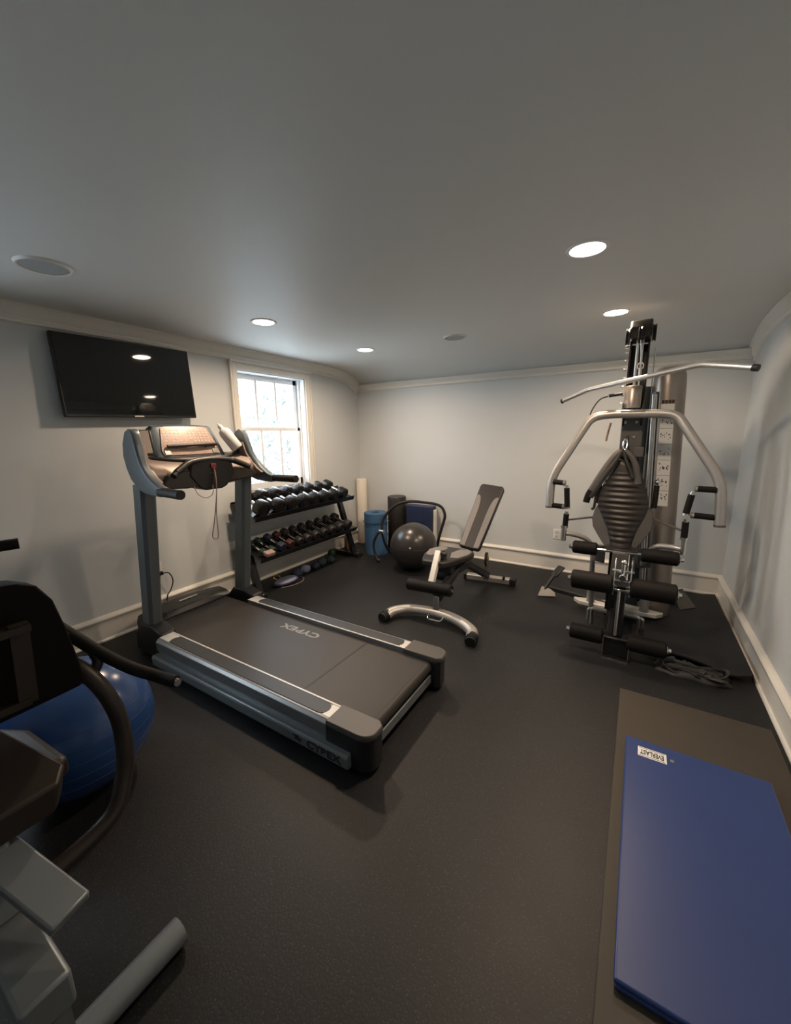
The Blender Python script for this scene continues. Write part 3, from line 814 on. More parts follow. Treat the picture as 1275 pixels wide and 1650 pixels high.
# ab rocker
t = thing('ab_rocker', (-2.4, 4.2, 0), 'black tubular ab rocker with looped legs arching behind the grey ball', 'exercise rocker')
obj('arch_tube', MB().tube(round_path([(-2.695, 4.02, .38), (-2.70, 4.06, .55), (-2.53, 4.12, .745), (-2.36, 4.22, .775), (-2.10, 4.36, .735), (-2.02, 4.38, .70), (-1.975, 4.38, .60), (-2.00, 4.37, .50), (-2.06, 4.35, .28), (-2.09, 4.34, .03)], .10, 6), .0175, 12), 'rubber', t)
obj('curved_leg', MB().tube(smooth_path([(-2.695, 4.02, .40), (-2.745, 3.99, .34), (-2.785, 3.97, .22), (-2.76, 3.96, .10), (-2.70, 3.94, .015)], 6), .016, 10), 'black', t)
obj('curved_leg', MB().tube(smooth_path([(-2.69, 4.02, .38), (-2.67, 4.05, .24), (-2.64, 4.10, .12), (-2.575, 4.15, .05), (-2.50, 4.20, .03), (-2.30, 4.34, .02), (-2.09, 4.34, .02)], 6), .016, 10), 'black', t)
obj('joint', MB().cyl((-2.72, 4.02, .385), (-2.66, 4.02, .385), .028), 'steel', t)
obj('foot_cap', MB().cyl((-2.705, 3.945, .0), (-2.690, 3.935, .04), .020), 'red_rubber', t)

t = thing('exercise_ball', (-2.205, 3.97, .28), 'dark pewter grey exercise ball between the ab rocker and the weight bench', 'exercise ball')
obj('ball_skin', MB().ball((-2.205, 3.97, .28), .28, 64), 'grey_ball', t)
obj('ridge', MB().tube([(-2.205 + .2795 * math.cos(a), 3.97 + .2795 * math.sin(a), .30) for a in [2 * PI * k / 60 for k in range(60)]], .0022, 6, closed=True), 'grey_ball', t)
obj('valve_plug', MB().cyl((-2.105, 3.712, .33), (-2.102, 3.706, .331), .009), 'white', t)
BR = .300
BB = (-2.10, .58, BR)
t = thing('exercise_ball', BB, 'large blue exercise ball on the floor behind the exercise bike', 'exercise ball')
obj('ball_skin', MB().ball(BB, BR, 72), 'blue_ball', t)
mb = MB()
for h in (-.12, -.06, 0, .06, .12):
    rr_ = math.sqrt((BR - .0008) ** 2 - h * h); mb.tube([(BB[0] + rr_ * math.cos(a), BB[1] + rr_ * math.sin(a), BB[2] + h) for a in [2 * PI * k / 72 for k in range(72)]], .0018, 6, closed=True)
obj('grip_rings', mb, 'blue_ball', t)
obj('valve_plug', MB().cyl((BB[0] - .2, BB[1] + .215, BB[2] + .06), (BB[0] - .203, BB[1] + .219, BB[2] + .061), .01), 'white', t)

# ------------------------------------------------------------------ weight bench
t = thing('weight_bench', (-1.38, 3.4, 0), 'adjustable weight bench with upright grey and charcoal back pad, middle of the room', 'weight bench')
arc = smooth_path([(-1.755, 2.67, .040), (-1.735, 2.745, .055), (-1.64, 2.835, .063), (-1.50, 2.875, .066), (-1.37, 2.885, .068), (-1.22, 2.865, .066), (-1.09, 2.81, .063), (-1.00, 2.745, .055), (-.975, 2.67, .040)], 5)
ft = obj('front_foot', MB().tube(arc, .047, 16, sx=1.0, sy=.85), 'silver', t)
for p, q in (((-1.758, 2.70, .042), (-1.768, 2.615, .036)), ((-.974, 2.70, .042), (-.962, 2.61, .036))):
    mb = MB().cyl(p, q, .046, .043, 16)
    for k in range(3): mb.cyl(Vector(p).lerp(Vector(q), .35 + .2 * k), Vector(p).lerp(Vector(q), .42 + .2 * k), .049, n=16)
    obj('foot_cap', mb, 'rubber', ft)
obj('transport_handle', MB().tube(round_path([(-1.42, 2.845, .07), (-1.42, 2.785, .045), (-1.29, 2.785, .045), (-1.29, 2.845, .07)], .03, 5), .007, 8), 'chrome', ft)
obj('front_post', MB().bar((-1.375, 2.885, .08), (-1.375, 2.90, .22), .05, .05), 'steel', t, bevel=.004)
obj('spine', MB().bar((-1.375, 2.89, .20), (-1.37, 3.30, .34), .06, .07, (1, 0, 0)).bar((-1.37, 3.28, .335), (-1.345, 3.55, .335), .06, .07, (1, 0, 0)).bar((-1.35, 3.50, .34), (-1.28, 3.93, .09), .06, .07, (1, 0, 0)), 'black', t, bevel=.004)
rf = obj('rear_foot', MB().bar((-1.52, 3.93, .045), (-1.03, 3.995, .045), .075, .06), 'silver', t, bevel=.01)
for a, b in (((-1.535, 3.928, .045), (-1.50, 3.933, .045)), ((-1.05, 3.992, .045), (-.985, 4.0, .045))):
    obj('foot_cap', MB().bar(a, b, .084, .068), 'rubber', rf, bevel=.008)
obj('transport_wheel', MB().cyl((-1.11, 3.95, .09), (-1.09, 3.953, .09), .028), 'rubber', rf)
mb = MB().cyl((-1.27, 3.83, .30), (-1.245, 3.835, .30), .075, n=28)
obj('adjuster_plate', mb, 'black', t)
mb = MB()
for k in range(5):
    a = PI * (.15 + .18 * k); mb.cyl((-1.244, 3.835 + .052 * math.cos(a) * .4, .30 + .052 * math.sin(a)), (-1.240, 3.836 + .052 * math.cos(a) * .4, .30 + .052 * math.sin(a)), .008, n=10)
mb.cyl((-1.244, 3.835, .30), (-1.232, 3.837, .30), .018, n=14)
obj('adjuster_pin', mb, 'brass', t)
obj('adjuster_support', MB().bar((-1.29, 3.90, .07), (-1.275, 3.86, .24), .08, .02, (1, 0, 0)), 'steel', t, bevel=.003)
# seat: charcoal middle, grey wings
def extr(poly, z0, z1): return MB().prism([(x, y, z0) for x, y in poly], (0, 0, z1 - z0))
seat_o = [(-1.60, 3.05), (-1.40, 3.05), (-1.36, 3.12), (-1.31, 3.26), (-1.27, 3.38), (-1.27, 3.50), (-1.33, 3.56), (-1.60, 3.56), (-1.66, 3.50), (-1.70, 3.40), (-1.685, 3.25), (-1.64, 3.12)]
st_ = obj('seat', extr(seat_o, .405, .468), 'bench_black', t, bevel=.018, seg=3)
obj('seat_panel', extr([(-1.40, 3.22), (-1.33, 3.24), (-1.285, 3.38), (-1.285, 3.48), (-1.34, 3.53), (-1.42, 3.50), (-1.45, 3.36)], .462, .473), 'bench_grey', st_, bevel=.004)
obj('seat_panel', extr([(-1.59, 3.20), (-1.655, 3.22), (-1.69, 3.38), (-1.655, 3.48), (-1.60, 3.53), (-1.545, 3.50), (-1.535, 3.34)], .462, .473), 'bench_grey', st_, bevel=.004)
obj('seat_carriage', MB().span((-1.50, 3.15, .34), (-1.36, 3.5, .405)), 'black', t)
# back pad
pb = Vector((-1.362, 3.575, .475)); pt = Vector((-1.290, 4.06, 1.055))
up = (pt - pb); Lp = up.length; up.normalize(); side = Vector((1, .04, 0)).normalized(); side = (side - up * side.dot(up)).normalized(); nn = side.cross(up).normalized()
nn = nn if nn.y < 0 else -nn
def PP(u, v, w_): return pb + side * u + up * (v * Lp) + nn * w_
def width(v): return .108 + .024 * v
outl = [(-1, .0), (-.8, -.0), (.8, 0), (1, .03)]
ring = []
for (u, v) in ((-.86, 0), (.86, 0), (1, .03), (1, .5), (1, .95), (.93, .985), (.80, 1), (-.80, 1), (-.93, .985), (-1, .95), (-1, .5), (-1, .03)):
    ring.append((u * width(v), v))
bp_ = obj('back_pad', MB().loft([[PP(u, v, -.055) for u, v in ring], [PP(u, v, .0) for u, v in ring]]), 'bench_black', t, bevel=.014, seg=3)
for s in (-1, 1):
    pl = [(.42, .02), (.90, .03), (.93, .5), (.93, .80), (.80, .815), (.62, .79), (.50, .73), (.42, .62), (.40, .5)]
    obj('back_panel', MB().loft([[PP(s * u * width(v), v, -.01) for u, v in pl], [PP(s * u * width(v), v, .004) for u, v in pl]]), 'bench_grey', bp_, bevel=.002)
obj('back_support', MB().bar(PP(0, .02, -.075), PP(0, .75, -.075), .07, .035, side), 'black', t)
# leg curl arm
obj('leg_arm', MB().bar((-1.475, 3.13, .545), (-1.452, 2.90, .245), .052, .045, (0, 1, 0)), 'silver_light', t, bevel=.004)
obj('arm_pivot', MB().bar((-1.46, 3.14, .54), (-1.42, 3.17, .38), .045, .07, (0, 1, 0)).cyl((-1.50, 3.14, .52), (-1.40, 3.14, .52), .02), 'black', t, bevel=.004)
lr = obj('foam_roller_pad', MB().lathe((-1.668, 2.905, .272), [(0, 0), (.045, 0), (.052, .008), (.052, .412), (.045, .42), (0, .42)], 28, (1, .0, .035)), 'foam', t)
obj('roller_bar', MB().cyl((-1.68, 2.905, .271), (-1.235, 2.905, .288), .013), 'steel', lr)
obj('lower_roller', MB().lathe((-1.60, 3.30, .24), [(0, 0), (.035, 0), (.04, .008), (.04, .16), (0, .168)], 20, (1, 0, 0)), 'foam', t)

# ------------------------------------------------------------------ cable machine
GC = -.05
G = (-.05, 3.5, 0)
t = thing('cable_machine', G, 'silver and black multi station cable machine with padded seat back and foam rollers', 'cable machine')
fr = MB().span((GC - .04, 3.05, .02), (GC + .04, 4.15, .09))
obj('base_beam', fr, 'black', t, bevel=.004)
for s in (-1, 1):
    x0, x1 = GC + s * .05, GC + s * .345
    obj('base_plate', MB().prism([(x0, 3.70, .05), (x1 - s * .05, 3.725, .05), (x1, 3.78, .05), (x1, 3.80, .05), (x0, 3.86, .05)], (0, 0, .035)), 'silver_light', t, bevel=.005)
    c = obj('base_column', MB().cyl((GC + s * .205, 3.755, .085), (GC + s * .205, 3.755, .26), .034, n=20), 'silver', t)
    obj('brass_collar', MB().cyl((GC + s * .205, 3.755, .205), (GC + s * .205, 3.755, .225), .037, n=20), 'brass', c)
    mb = MB().tube(round_path([(GC + s * .06, 3.55, .10), (GC + s * .20, 3.55, .10), (GC + s * .20, 3.55, .0)], .02), .014, 8).tube(round_path([(GC + s * .06, 3.48, .14), (GC + s * .17, 3.48, .14), (GC + s * .17, 3.48, .0)], .02), .014, 8)
    obj('step_frame', mb, 'steel', t)
# leg developer in front
mb = MB().prism([(GC - .062, 2.95, 0), (GC + .102, 2.95, 0), (GC + .102, 3.10, 0), (GC - .062, 3.10, 0)], (0, 0, .02))
LX = -.018
obj('front_bracket', MB().span((LX - .085, 2.94, 0), (LX + .085, 3.10, .015)).span((LX - .078, 2.98, .015), (LX + .078, 3.06, .155)).span((LX - .085, 2.97, .145), (LX + .085, 3.07, .158)), 'black_gloss', t, bevel=.004)
obj('bracket_rim', MB().span((LX - .082, 2.972, .148), (LX + .082, 2.982, .160)).span((LX - .082, 2.935, .0), (LX + .082, 2.942, .014)).span((LX - .084, 2.97, .015), (LX - .077, 2.98, .150)).span((LX + .077, 2.97, .015), (LX + .084, 2.98, .150)), 'steel', t)
lv = obj('leg_lever', MB().bar((LX, 3.03, .16), (LX - .002, 3.06, .53), .062, .045, (0, 1, 0)), 'black_gloss', t, bevel=.006)
obj('lever_rod', MB().cyl((LX - .012, 3.0, .17), (LX - .012, 3.03, .50), .011), 'steel', lv)
mb = MB()
for s in (-1, 1):
    mb.prism([(LX + s * .046, 3.02, .46), (LX + s * .046, 3.02, .66), (LX + s * .046, 3.06, .72), (LX + s * .046, 3.14, .72), (LX + s * .046, 3.14, .46)], (s * .008, 0, 0))
mb.cyl((LX - .075, 3.06, .555), (LX + .075, 3.06, .555), .016).cyl((LX - .066, 3.06, .63), (LX + .066, 3.06, .63), .012)
mb.cyl((LX, 2.995, .60), (LX, 3.06, .60), .022).cyl((LX, 3.03, .60), (LX, 3.03, .70), .014).ball((LX, 3.03, .705), .019, 16)
mb.span((LX - .05, 3.0, .50), (LX + .05, 3.02, .515)).span((LX - .04, 3.01, .535), (LX + .04, 3.03, .575))
obj('pivot_hardware', mb, 'chrome', t, bevel=.002)
def roller_pair(y, z, xs, r_, zs=(0, 0)):
    mb = MB().cyl((xs[0] - .02, y, z + zs[0]), (xs[3] + .02, y, z + zs[1]), .0125)
    b = obj('roller_bar', mb, 'chrome', t)
    for (a, c_, dz, s) in ((xs[0], xs[1], zs[0], -1), (xs[2], xs[3], zs[1], 1)):
        L_ = c_ - a
        rp = obj('foam_roller_pad', MB().lathe((a, y, z + dz), [(0, 0), (r_ * .8, 0), (r_, .010), (r_ * 1.01, L_ / 2), (r_, L_ - .010), (r_ * .8, L_), (0, L_)], 32, (1, 0, 0)), 'foam', t)
        e = a if s < 0 else c_
        obj('end_cap', MB().lathe((e, y, z + dz), [(.028, -.002), (.028, .006), (.018, .012), (.017, .026), (0, .028)], 20, (s, 0, 0)), 'chrome', rp)
roller_pair(3.05, .525, (-.345, -.075, .030, .300), .068)
roller_pair(3.02, .130, (-.325, -.105, .045, .280), .058)
roller_pair(3.25, .715, (-.375, -.205, .080, .305), .050)
obj('seat_post', MB().prism([(GC - .055, 3.20, .52), (GC + .055, 3.20, .52), (GC + .05, 3.22, .715), (GC - .05, 3.22, .715)], (0, .10, 0)), 'vinyl_grey', t, bevel=.006)
obj('seat_beam', MB().bar((GC, 3.10, .50), (GC, 3.56, .46), .07, .07, (1, 0, 0)).span((GC - .10, 3.24, .71), (GC + .11, 3.36, .735)), 'black', t, bevel=.004)
for s in (-1, 1):
    obj('side_plate', MB().prism([(GC + s * .115, 3.60, .50), (GC + s * .215, 3.60, .52), (GC + s * .215, 3.60, .66), (GC + s * .115, 3.60, .66)], (0, .03, 0)), 'vinyl_grey', t, bevel=.01)
# padded back, ribbed
core = [(-.158, 3.594, 1.40), (-.047, 3.594, 1.402), (-.012, 3.572, 1.345), (.037, 3.551, 1.25), (.078, 3.523, 1.151), (.098, 3.494, 1.052), (.078, 3.471, .967), (.042, 3.445, .872), (.018, 3.419, .777), (.010, 3.397, .698)]
coreL = [(-.158, 1.40), (-.047 - .111, 1.402), (-.172, 1.345), (-.202, 1.24), (-.232, 1.145), (-.246, 1.045), (-.205, .955), (-.160, .862), (-.132, .770), (-.113, .690)]
rows = []
NZ = 76
zt, zb = 1.41, .685
def interp(tab, z):
    tab = sorted(tab)
    if z <= tab[0][0]: return tab[0][1]
    for (a, va), (b, vb) in zip(tab, tab[1:]):
        if z <= b: return va + (vb - va) * (z - a) / (b - a)
    return tab[-1][1]
tr = [(p[2], p[0]) for p in core]; tl = [(z, x) for x, z in coreL]; ty = [(p[2], p[1]) for p in core]
ribs = [1.255 - .0415 * k for k in range(14)]
grid = []
for i in range(NZ + 1):
    z = zt + (zb - zt) * i / NZ
    a, b = interp(tl, z), interp(tr, z); yy = interp(ty, z)
    if z < 1.27:
        ph = (1.255 - z) / .0415; bulge = .012 * abs(math.sin(PI * ph)) ** .6
    else: bulge = .008
    row = []
    for j in range(13):
        u = -1 + 2 * j / 12
        e = (1 - abs(u) ** 6)
        edge = 1 if 2 < i < NZ - 2 else .5
        row.append(Vector(((a + b) / 2 + u * (b - a) / 2, yy - .045 - (bulge + .022 * (1 - u * u)) * (.25 + .75 * e) * edge, z)))
    grid.append(row)
pad = obj('back_pad', MB().sheet(grid, (0, .07, .004)), 'vinyl', t, ang=60)
for s, P_ in ((-1, [(-.238, 1.030), (-.262, .985), (-.275, .915), (-.262, .85), (-.225, .795), (-.180, .735), (-.128, .678), (-.108, .680), (-.122, .76), (-.150, .85), (-.195, .945)]),
              (1, [(.092, 1.040), (.128, .995), (.140, .93), (.130, .865), (.100, .81), (.060, .745), (.020, .688), (.002, .690), (.012, .77), (.036, .87), (.070, .965)])):
    f_ = [[Vector((x, interp(ty, z) - .035 + .03 * abs(x - GC) / .2, z)) for x, z in P_], [Vector((x * .985, interp(ty, z) - .055 + .03 * abs(x - GC) / .2, z)) for x, z in P_]]
    b_ = [Vector((x, interp(ty, z) + .02, z)) for x, z in P_]
    obj('side_bolster', MB().loft([b_, f_[0], f_[1]]), 'vinyl_grey', t, bevel=.006, seg=3)
obj('pad_emblem', MB().prism([(-.130, 3.528, 1.335), (-.075, 3.528, 1.340), (-.085, 3.528, 1.352), (-.120, 3.528, 1.347)], (0, .004, 0)), 'ink', pad)
obj('pad_support', MB().bar((GC, 3.63, .50), (GC, 3.66, 1.42), .08, .05, (1, 0, 0)), 'black', t)
# mast
MX = -.065
for s in (-1, 1):
    obj('mast_plate', MB().prism([(MX + s * .056 + s * .0, 3.66, .02), (MX + s * .056, 3.76, .02), (MX + s * .050, 3.70, 2.26), (MX + s * .050, 3.52, 2.26), (MX + s * .050, 3.52, 1.70), (MX + s * .056, 3.64, 1.50)], (s * .014, 0, 0)), 'black_gloss', t, bevel=.003)
obj('mast_column', MB().span((MX - .055, 3.70, .05), (MX + .05, 3.76, 2.24)), 'black', t)
obj('guide_rod', MB().cyl((MX - .012, 3.55, 1.76), (MX - .012, 3.50, 2.24), .010).cyl((MX + .018, 3.55, 1.76), (MX + .018, 3.50, 2.24), .008), 'steel', t)
mb = MB()
for k in range(7): mb.cyl((MX - .062, 3.56, 1.80 + .062 * k), (MX - .088, 3.56, 1.80 + .062 * k), .009, n=10)
mb.cyl((MX - .062, 3.56, 2.21), (MX - .092, 3.56, 2.21), .013, n=12)
obj('adjustment_stud', mb, 'chrome', t)
hd = obj('pulley_head', MB().prism([(MX - .066, 3.38, 2.24), (MX - .066, 3.66, 2.24), (MX - .066, 3.68, 2.32), (MX - .066, 3.60, 2.375), (MX - .066, 3.45, 2.365), (MX - .066, 3.39, 2.305)], (.135, 0, 0)), 'cast_iron', t, bevel=.014, seg=3)
for cx_, y_, z_ in ((MX - .078, 3.44, 2.255), (MX + .082, 3.44, 2.265)):
    obj('pulley_wheel', MB().lathe((cx_, y_, z_), [(0, -.012), (.052, -.012), (.058, -.010), (.048, 0), (.058, .010), (.052, .012), (0, .012)], 28, (1, 0, 0)), 'black', hd)
obj('pulley_wheel', MB().lathe((MX, 3.365, 2.245), [(0, -.010), (.05, -.010), (.056, -.009), (.047, 0), (.056, .009), (.05, .010), (0, .010)], 28, (1, 0, 0)), 'black', hd)
obj('carriage_drum', MB().lathe((MX - .012, 3.47, 1.76), [(0, 0), (.056, 0), (.056, .15), (.050, .158), (0, .158)], 28), 'smoke', t)
obj('carriage_bracket', MB().span((MX - .078, 3.40, 1.715), (MX + .080, 3.55, 1.745)).span((MX - .078, 3.42, 1.745), (MX - .068, 3.55, 1.80)), 'steel', t, bevel=.003)
obj('selector_pin', MB().cyl((MX - .075, 3.44, 1.865), (MX - .165, 3.44, 1.855), .012), 'rubber', t)
obj('cable', MB().tube(smooth_path([(-.235, 3.44, 1.852), (-.29, 3.44, 1.83), (-.335, 3.44, 1.76), (-.35, 3.43, 1.70)], 6), .005, 6), 'rubber', t)
obj('rope_tail', MB().tube([(-.21, 3.58, 1.66), (-.225, 3.58, 1.58), (-.232, 3.58, 1.52)], .008, 8), 'cord', t)
obj('lower_cover', MB().span((MX - .070, 3.56, 1.38), (MX + .075, 3.60, 1.70)).span((MX + .03, 3.50, 1.40), (MX + .095, 3.58, 1.475)), 'vinyl_grey', t, bevel=.006)
mb = MB()
for (x, z) in ((-.045, 1.66), (.03, 1.66), (.02, 1.55), (-.04, 1.50)): mb.cyl((MX + x, 3.555, z), (MX + x, 3.562, z), .010, n=10)
obj('bolt', mb, 'steel', t)
mb = MB()
for x in (.115, .127, .139): mb.cyl((x - .05, 3.72, .5), (x - .065, 3.66, 1.42), .0028, n=6)
mb.cyl((.055, 3.80, .4), (.035, 3.66, 2.2), .004, n=6)
obj('cable', mb, 'steel', t)
# weight stack shroud
SX, SY = .205, 3.96
def shroud():
    loops = []
    levels = [(.02, 1), (1.95, 1), (2.02, .98), (2.06, .90), (2.085, .72), (2.095, .4)]
    for z, k in levels:
        cx = SX + .035 - .085 * z / 2.09
        ring = []
        for j in range(33):
            a = PI * (-.08 + 1.16 * j / 32) + PI
            ring.append(Vector((cx + .112 * k * math.cos(a), SY + .105 * k * math.sin(a), z)))
        loops.append(ring)
    return MB().loft(loops)
obj('weight_stack_shroud', shroud(), 'smoke', t, ang=40)
obj('stack_slot', MB().prism([(.100, 3.90, .30), (.125, 3.87, .30), (.075, 3.87, 1.9), (.05, 3.90, 1.9)], (0, .02, 0)), 'post_grey', t)
for x in (.088, .105):
    obj('guide_rod', MB().cyl((x + .035, 3.84, .25), (x - .03, 3.84, 1.88), .010), 'steel', t)
obj('stack_side_panel', MB().prism([(.02, 3.92, .02), (.11, 3.98, .02), (.06, 3.98, 1.95), (-.005, 3.92, 1.95)], (0, .05, 0)), 'post_grey', t)
# placard with exercise chart on the shroud
def PL(u, z, o=0):
    cx = SX + .035 - .085 * z / 2.09
    return Vector((cx + u, SY - .106 - o, z))
pc = obj('exercise_chart', MB().loft([[PL(-.052, .985, -.012), PL(.038, .985, -.012), PL(.038, 1.80, -.012), PL(-.052, 1.80, -.012)], [PL(-.052, .985, .002), PL(.038, .985, .002), PL(.038, 1.80, .002), PL(-.052, 1.80, .002)]]), 'white', t)
mb = MB(); random.seed(11)
z = 1.78
for k in range(6):
    z0 = 1.735 - k * .125
    mb.loft([[PL(-.050, z0, .002), PL(.036, z0, .002), PL(.036, z0 + .003, .002), PL(-.050, z0 + .003, .002)], [PL(-.050, z0, .003), PL(.036, z0, .003), PL(.036, z0 + .003, .003), PL(-.050, z0 + .003, .003)]])
    for q in range(3):
        for _ in range(4):
            u = -.040 + q * .026 + random.uniform(-.004, .010); zz = z0 - .03 - random.uniform(0, .06); ww = random.uniform(.003, .009); hh = random.uniform(.004, .016)
            mb.loft([[PL(u, zz, .002), PL(u + ww, zz, .002), PL(u + ww, zz + hh, .002), PL(u, zz + hh, .002)], [PL(u, zz, .003), PL(u + ww, zz, .003), PL(u + ww, zz + hh, .003), PL(u, zz + hh, .003)]])
obj('chart_figures', mb, 'vinyl_grey', pc)
mb = MB()
for k in range(4):
    u = -.048 + .022 * k
    mb.loft([[PL(u, 1.805, .0), PL(u + .018, 1.805, .0), PL(u + .018, 1.83, .0), PL(u, 1.83, .0)], [PL(u, 1.805, .003), PL(u + .018, 1.805, .003), PL(u + .018, 1.83, .003), PL(u, 1.83, .003)]])
obj('chart_heading', mb, 'red_rubber', pc)
# press arm
PA = [(-.575, 3.30, 1.000), (-.580, 3.32, 1.235), (-.335, 3.42, 1.705), (-.20, 3.43, 1.722), (.10, 3.43, 1.715), (.205, 3.42, 1.700), (.480, 3.30, 1.262), (.500, 3.28, .965)]
pa = obj('press_arm', MB().tube(round_path(PA, .10, 8), .0315, 18), 'silver', t)
for q, p in ((PA[0], PA[1]), (PA[-1], PA[-2])):
    a = Vector(q); d = (a - Vector(p)).normalized()
    obj('arm_end_cap', MB().cyl(a - d * .012, a + d * .003, .0325, n=18), 'vinyl_grey', pa)
HG = [((-.575, 3.30, 1.210), (-.475, 3.28, 1.205)), ((-.575, 3.30, 1.020), (-.470, 3.28, 1.018)), ((-.455, 3.275, 1.190), (-.440, 3.27, 1.015)), ((-.441, 3.27, .985), (-.447, 3.28, .865)),
      ((.480, 3.29, 1.205), (.350, 3.28, 1.210)), ((.490, 3.29, 1.020), (.350, 3.28, 1.028)), ((.332, 3.275, 1.190), (.310, 3.27, 1.035)), ((.316, 3.27, 1.00), (.318, 3.28, .865))]
for a, b in HG:
    a = Vector(a); b = Vector(b); d = (b - a).normalized()
    g = obj('hand_grip', MB().cyl(a + d * .022, b - d * .004, .0205, n=16), 'foam', pa)
    obj('grip_rod', MB().cyl(a, b + d * .012, .0125, n=12).cyl(b - d * .004, b + d * .008, .0225, n=16), 'steel', g)
for s, x0 in ((-1, -.452), (1, .325)):
    obj('elbow_joint', MB().cyl((x0, 3.28, .860), (x0, 3.28, .745), .018).cyl((x0, 3.28, .868), (x0, 3.28, .85), .026), 'steel', pa)
    if s < 0: pts = [(-.450, 3.30, .80), (-.38, 3.32, .795), (-.28, 3.36, .76), (-.243, 3.40, .66), (-.240, 3.42, .46), (-.235, 3.60, .085)]
    else: pts = [(.322, 3.30, .775), (.26, 3.32, .780), (.175, 3.36, .770), (.125, 3.42, .70), (.11, 3.5, .60), (.10, 3.68, .50)]
    obj('lower_arm', MB().tube(round_path(pts, .05, 5), .0195, 12), 'silver', t)
obj('linkage_rod', MB().cyl((-.450, 3.32, .905), (-.235, 3.50, .92), .0075), 'vinyl_grey', t)
obj('linkage_rod', MB().cyl((.310, 3.32, .905), (.09, 3.50, .955), .0075), 'vinyl_grey', t)
obj('back_side_grip', MB().cyl((-.255, 3.50, 1.03), (-.245, 3.53, 1.17), .017, n=14).ball((-.245, 3.53, 1.18), .017, 14), 'foam', t)
obj('back_side_grip', MB().cyl((.135, 3.50, 1.02), (.138, 3.53, 1.19), .018, n=14), 'foam', t)
obj('grip_ball', MB().ball((.139, 3.53, 1.215), .022, 16), 'chrome', t)
# foot plates each side
for s, pts in ((-1, [(-.725, 3.80, .0), (-.565, 3.86, .0), (-.60, 3.93, .07), (-.71, 3.90, .07)]), (1, [(.44, 4.10, .0), (.56, 4.22, .0), (.46, 4.40, .10), (.38, 4.30, .10)])):
    q = [Vector(p) for p in pts]; n = (q[1] - q[0]).cross(q[3] - q[0]).normalized()
    fp = obj('foot_plate', MB().loft([[p + Vector((0, 0, .012)) for p in q], [p + n * .018 + Vector((0, 0, .012)) for p in q]]), 'cap_grey', t, bevel=.004)
    m1 = (q[2] + q[3]) / 2
    obj('plate_arm', MB().bar(m1 + Vector((0, 0, .01)), Vector((GC + s * .07, 3.80 if s < 0 else 3.95, .07)), .035, .035), 'black', fp)
obj('foot_pedal', MB().bar((-.675, 3.88, .07), (-.60, 3.98, .22), .03, .02).bar((-.615, 3.96, .19), (-.555, 4.06, .27), .075, .018), 'black', t, bevel=.004)

# lat bar hanging on the high pulley
LB = (-.045, 3.33, 1.955)
t = thing('lat_bar', LB, 'long chrome pull-down bar with bent ends hanging from the top pulley of the cable machine', 'bar')
obj('bar_tube', MB().tube(round_path([(-.585, 3.64, 1.848), (-.385, 3.55, 1.918), (.27, 3.10, 1.985), (.500, 2.95, 1.925)], .03, 4), .0175, 14), 'bar_steel', t)
obj('end_cap', MB().cyl((.490, 2.957, 1.928), (.512, 2.942, 1.922), .0195, n=14), 'rubber', t)
obj('end_cap', MB().cyl((-.579, 3.637, 1.850), (-.592, 3.643, 1.8455), .0185, n=14), 'rubber', t)
obj('swivel', MB().cyl((-.045, 3.325, 1.955), (-.045, 3.325, 2.02), .010).tube([(-.045 + .018 * math.cos(a), 3.325, 2.035 + .022 * math.sin(a)) for a in [2 * PI * k / 16 for k in range(16)]], .004, 6, closed=True).cyl((-.045, 3.325, 2.05), (-.057, 3.30, 2.20), .003), 'steel', t)
# ab harness
t = thing('ab_harness', (-.11, 3.5, 1.44), 'grey and black padded crunch harness hanging over the top of the machine back pad', 'harness')
def strap(pts, w0, th_, m, nm='strap_pad'):
    P = smooth_path(pts, 5); lo = []
    for i, p in enumerate(P):
        d = (P[min(i + 1, len(P) - 1)] - P[max(i - 1, 0)]).normalized(); sd = d.cross(Vector((0, -1, 0))).normalized()
        q = i / (len(P) - 1); w_ = w0[0] + (w0[1] - w0[0]) * q
        ring = []
        for k in range(12):
            a = 2 * PI * k / 12; ring.append(p + sd * w_ * math.cos(a) + Vector((0, -1, 0)) * th_ * math.sin(a))
        lo.append(ring)
    return obj(nm, MB().loft(lo), m, t, ang=60)
strap([(-.118, 3.50, 1.45), (-.16, 3.49, 1.40), (-.215, 3.475, 1.30), (-.265, 3.46, 1.19), (-.302, 3.45, 1.105)], (.022, .034), .016, 'vinyl_grey')
strap([(-.098, 3.50, 1.45), (-.05, 3.49, 1.41), (-.015, 3.485, 1.34), (.005, 3.48, 1.25), (.015, 3.475, 1.20)], (.020, .026), .014, 'vinyl_grey')
strap([(-.112, 3.478, 1.445), (-.150, 3.463, 1.36), (-.205, 3.452, 1.265), (-.262, 3.440, 1.150), (-.300, 3.432, 1.085)], (.012, .022), .010, 'ink', 'webbing')
strap([(-.100, 3.478, 1.440), (-.070, 3.465, 1.36), (-.040, 3.46, 1.29), (-.022, 3.455, 1.245)], (.011, .013), .008, 'ink', 'webbing')
strap([(-.295, 3.445, 1.135), (-.312, 3.44, 1.10), (-.322, 3.435, 1.06), (-.325, 3.435, 1.04)], (.026, .024), .016, 'foam', 'strap_handle')
strap([(-.262, 3.46, 1.14), (-.262, 3.46, 1.08), (-.268, 3.46, 1.00), (-.285, 3.455, .985)], (.010, .010), .006, 'ink', 'tail_strap')
obj('clip', MB().tube([(-.095 + .014 * math.cos(a), 3.50, 1.495 + .040 * math.sin(a)) for a in [2 * PI * k / 20 for k in range(20)]], .0055, 8, closed=True).cyl((-.092, 3.50, 1.535), (-.085, 3.55, 1.56), .009), 'chrome', t)

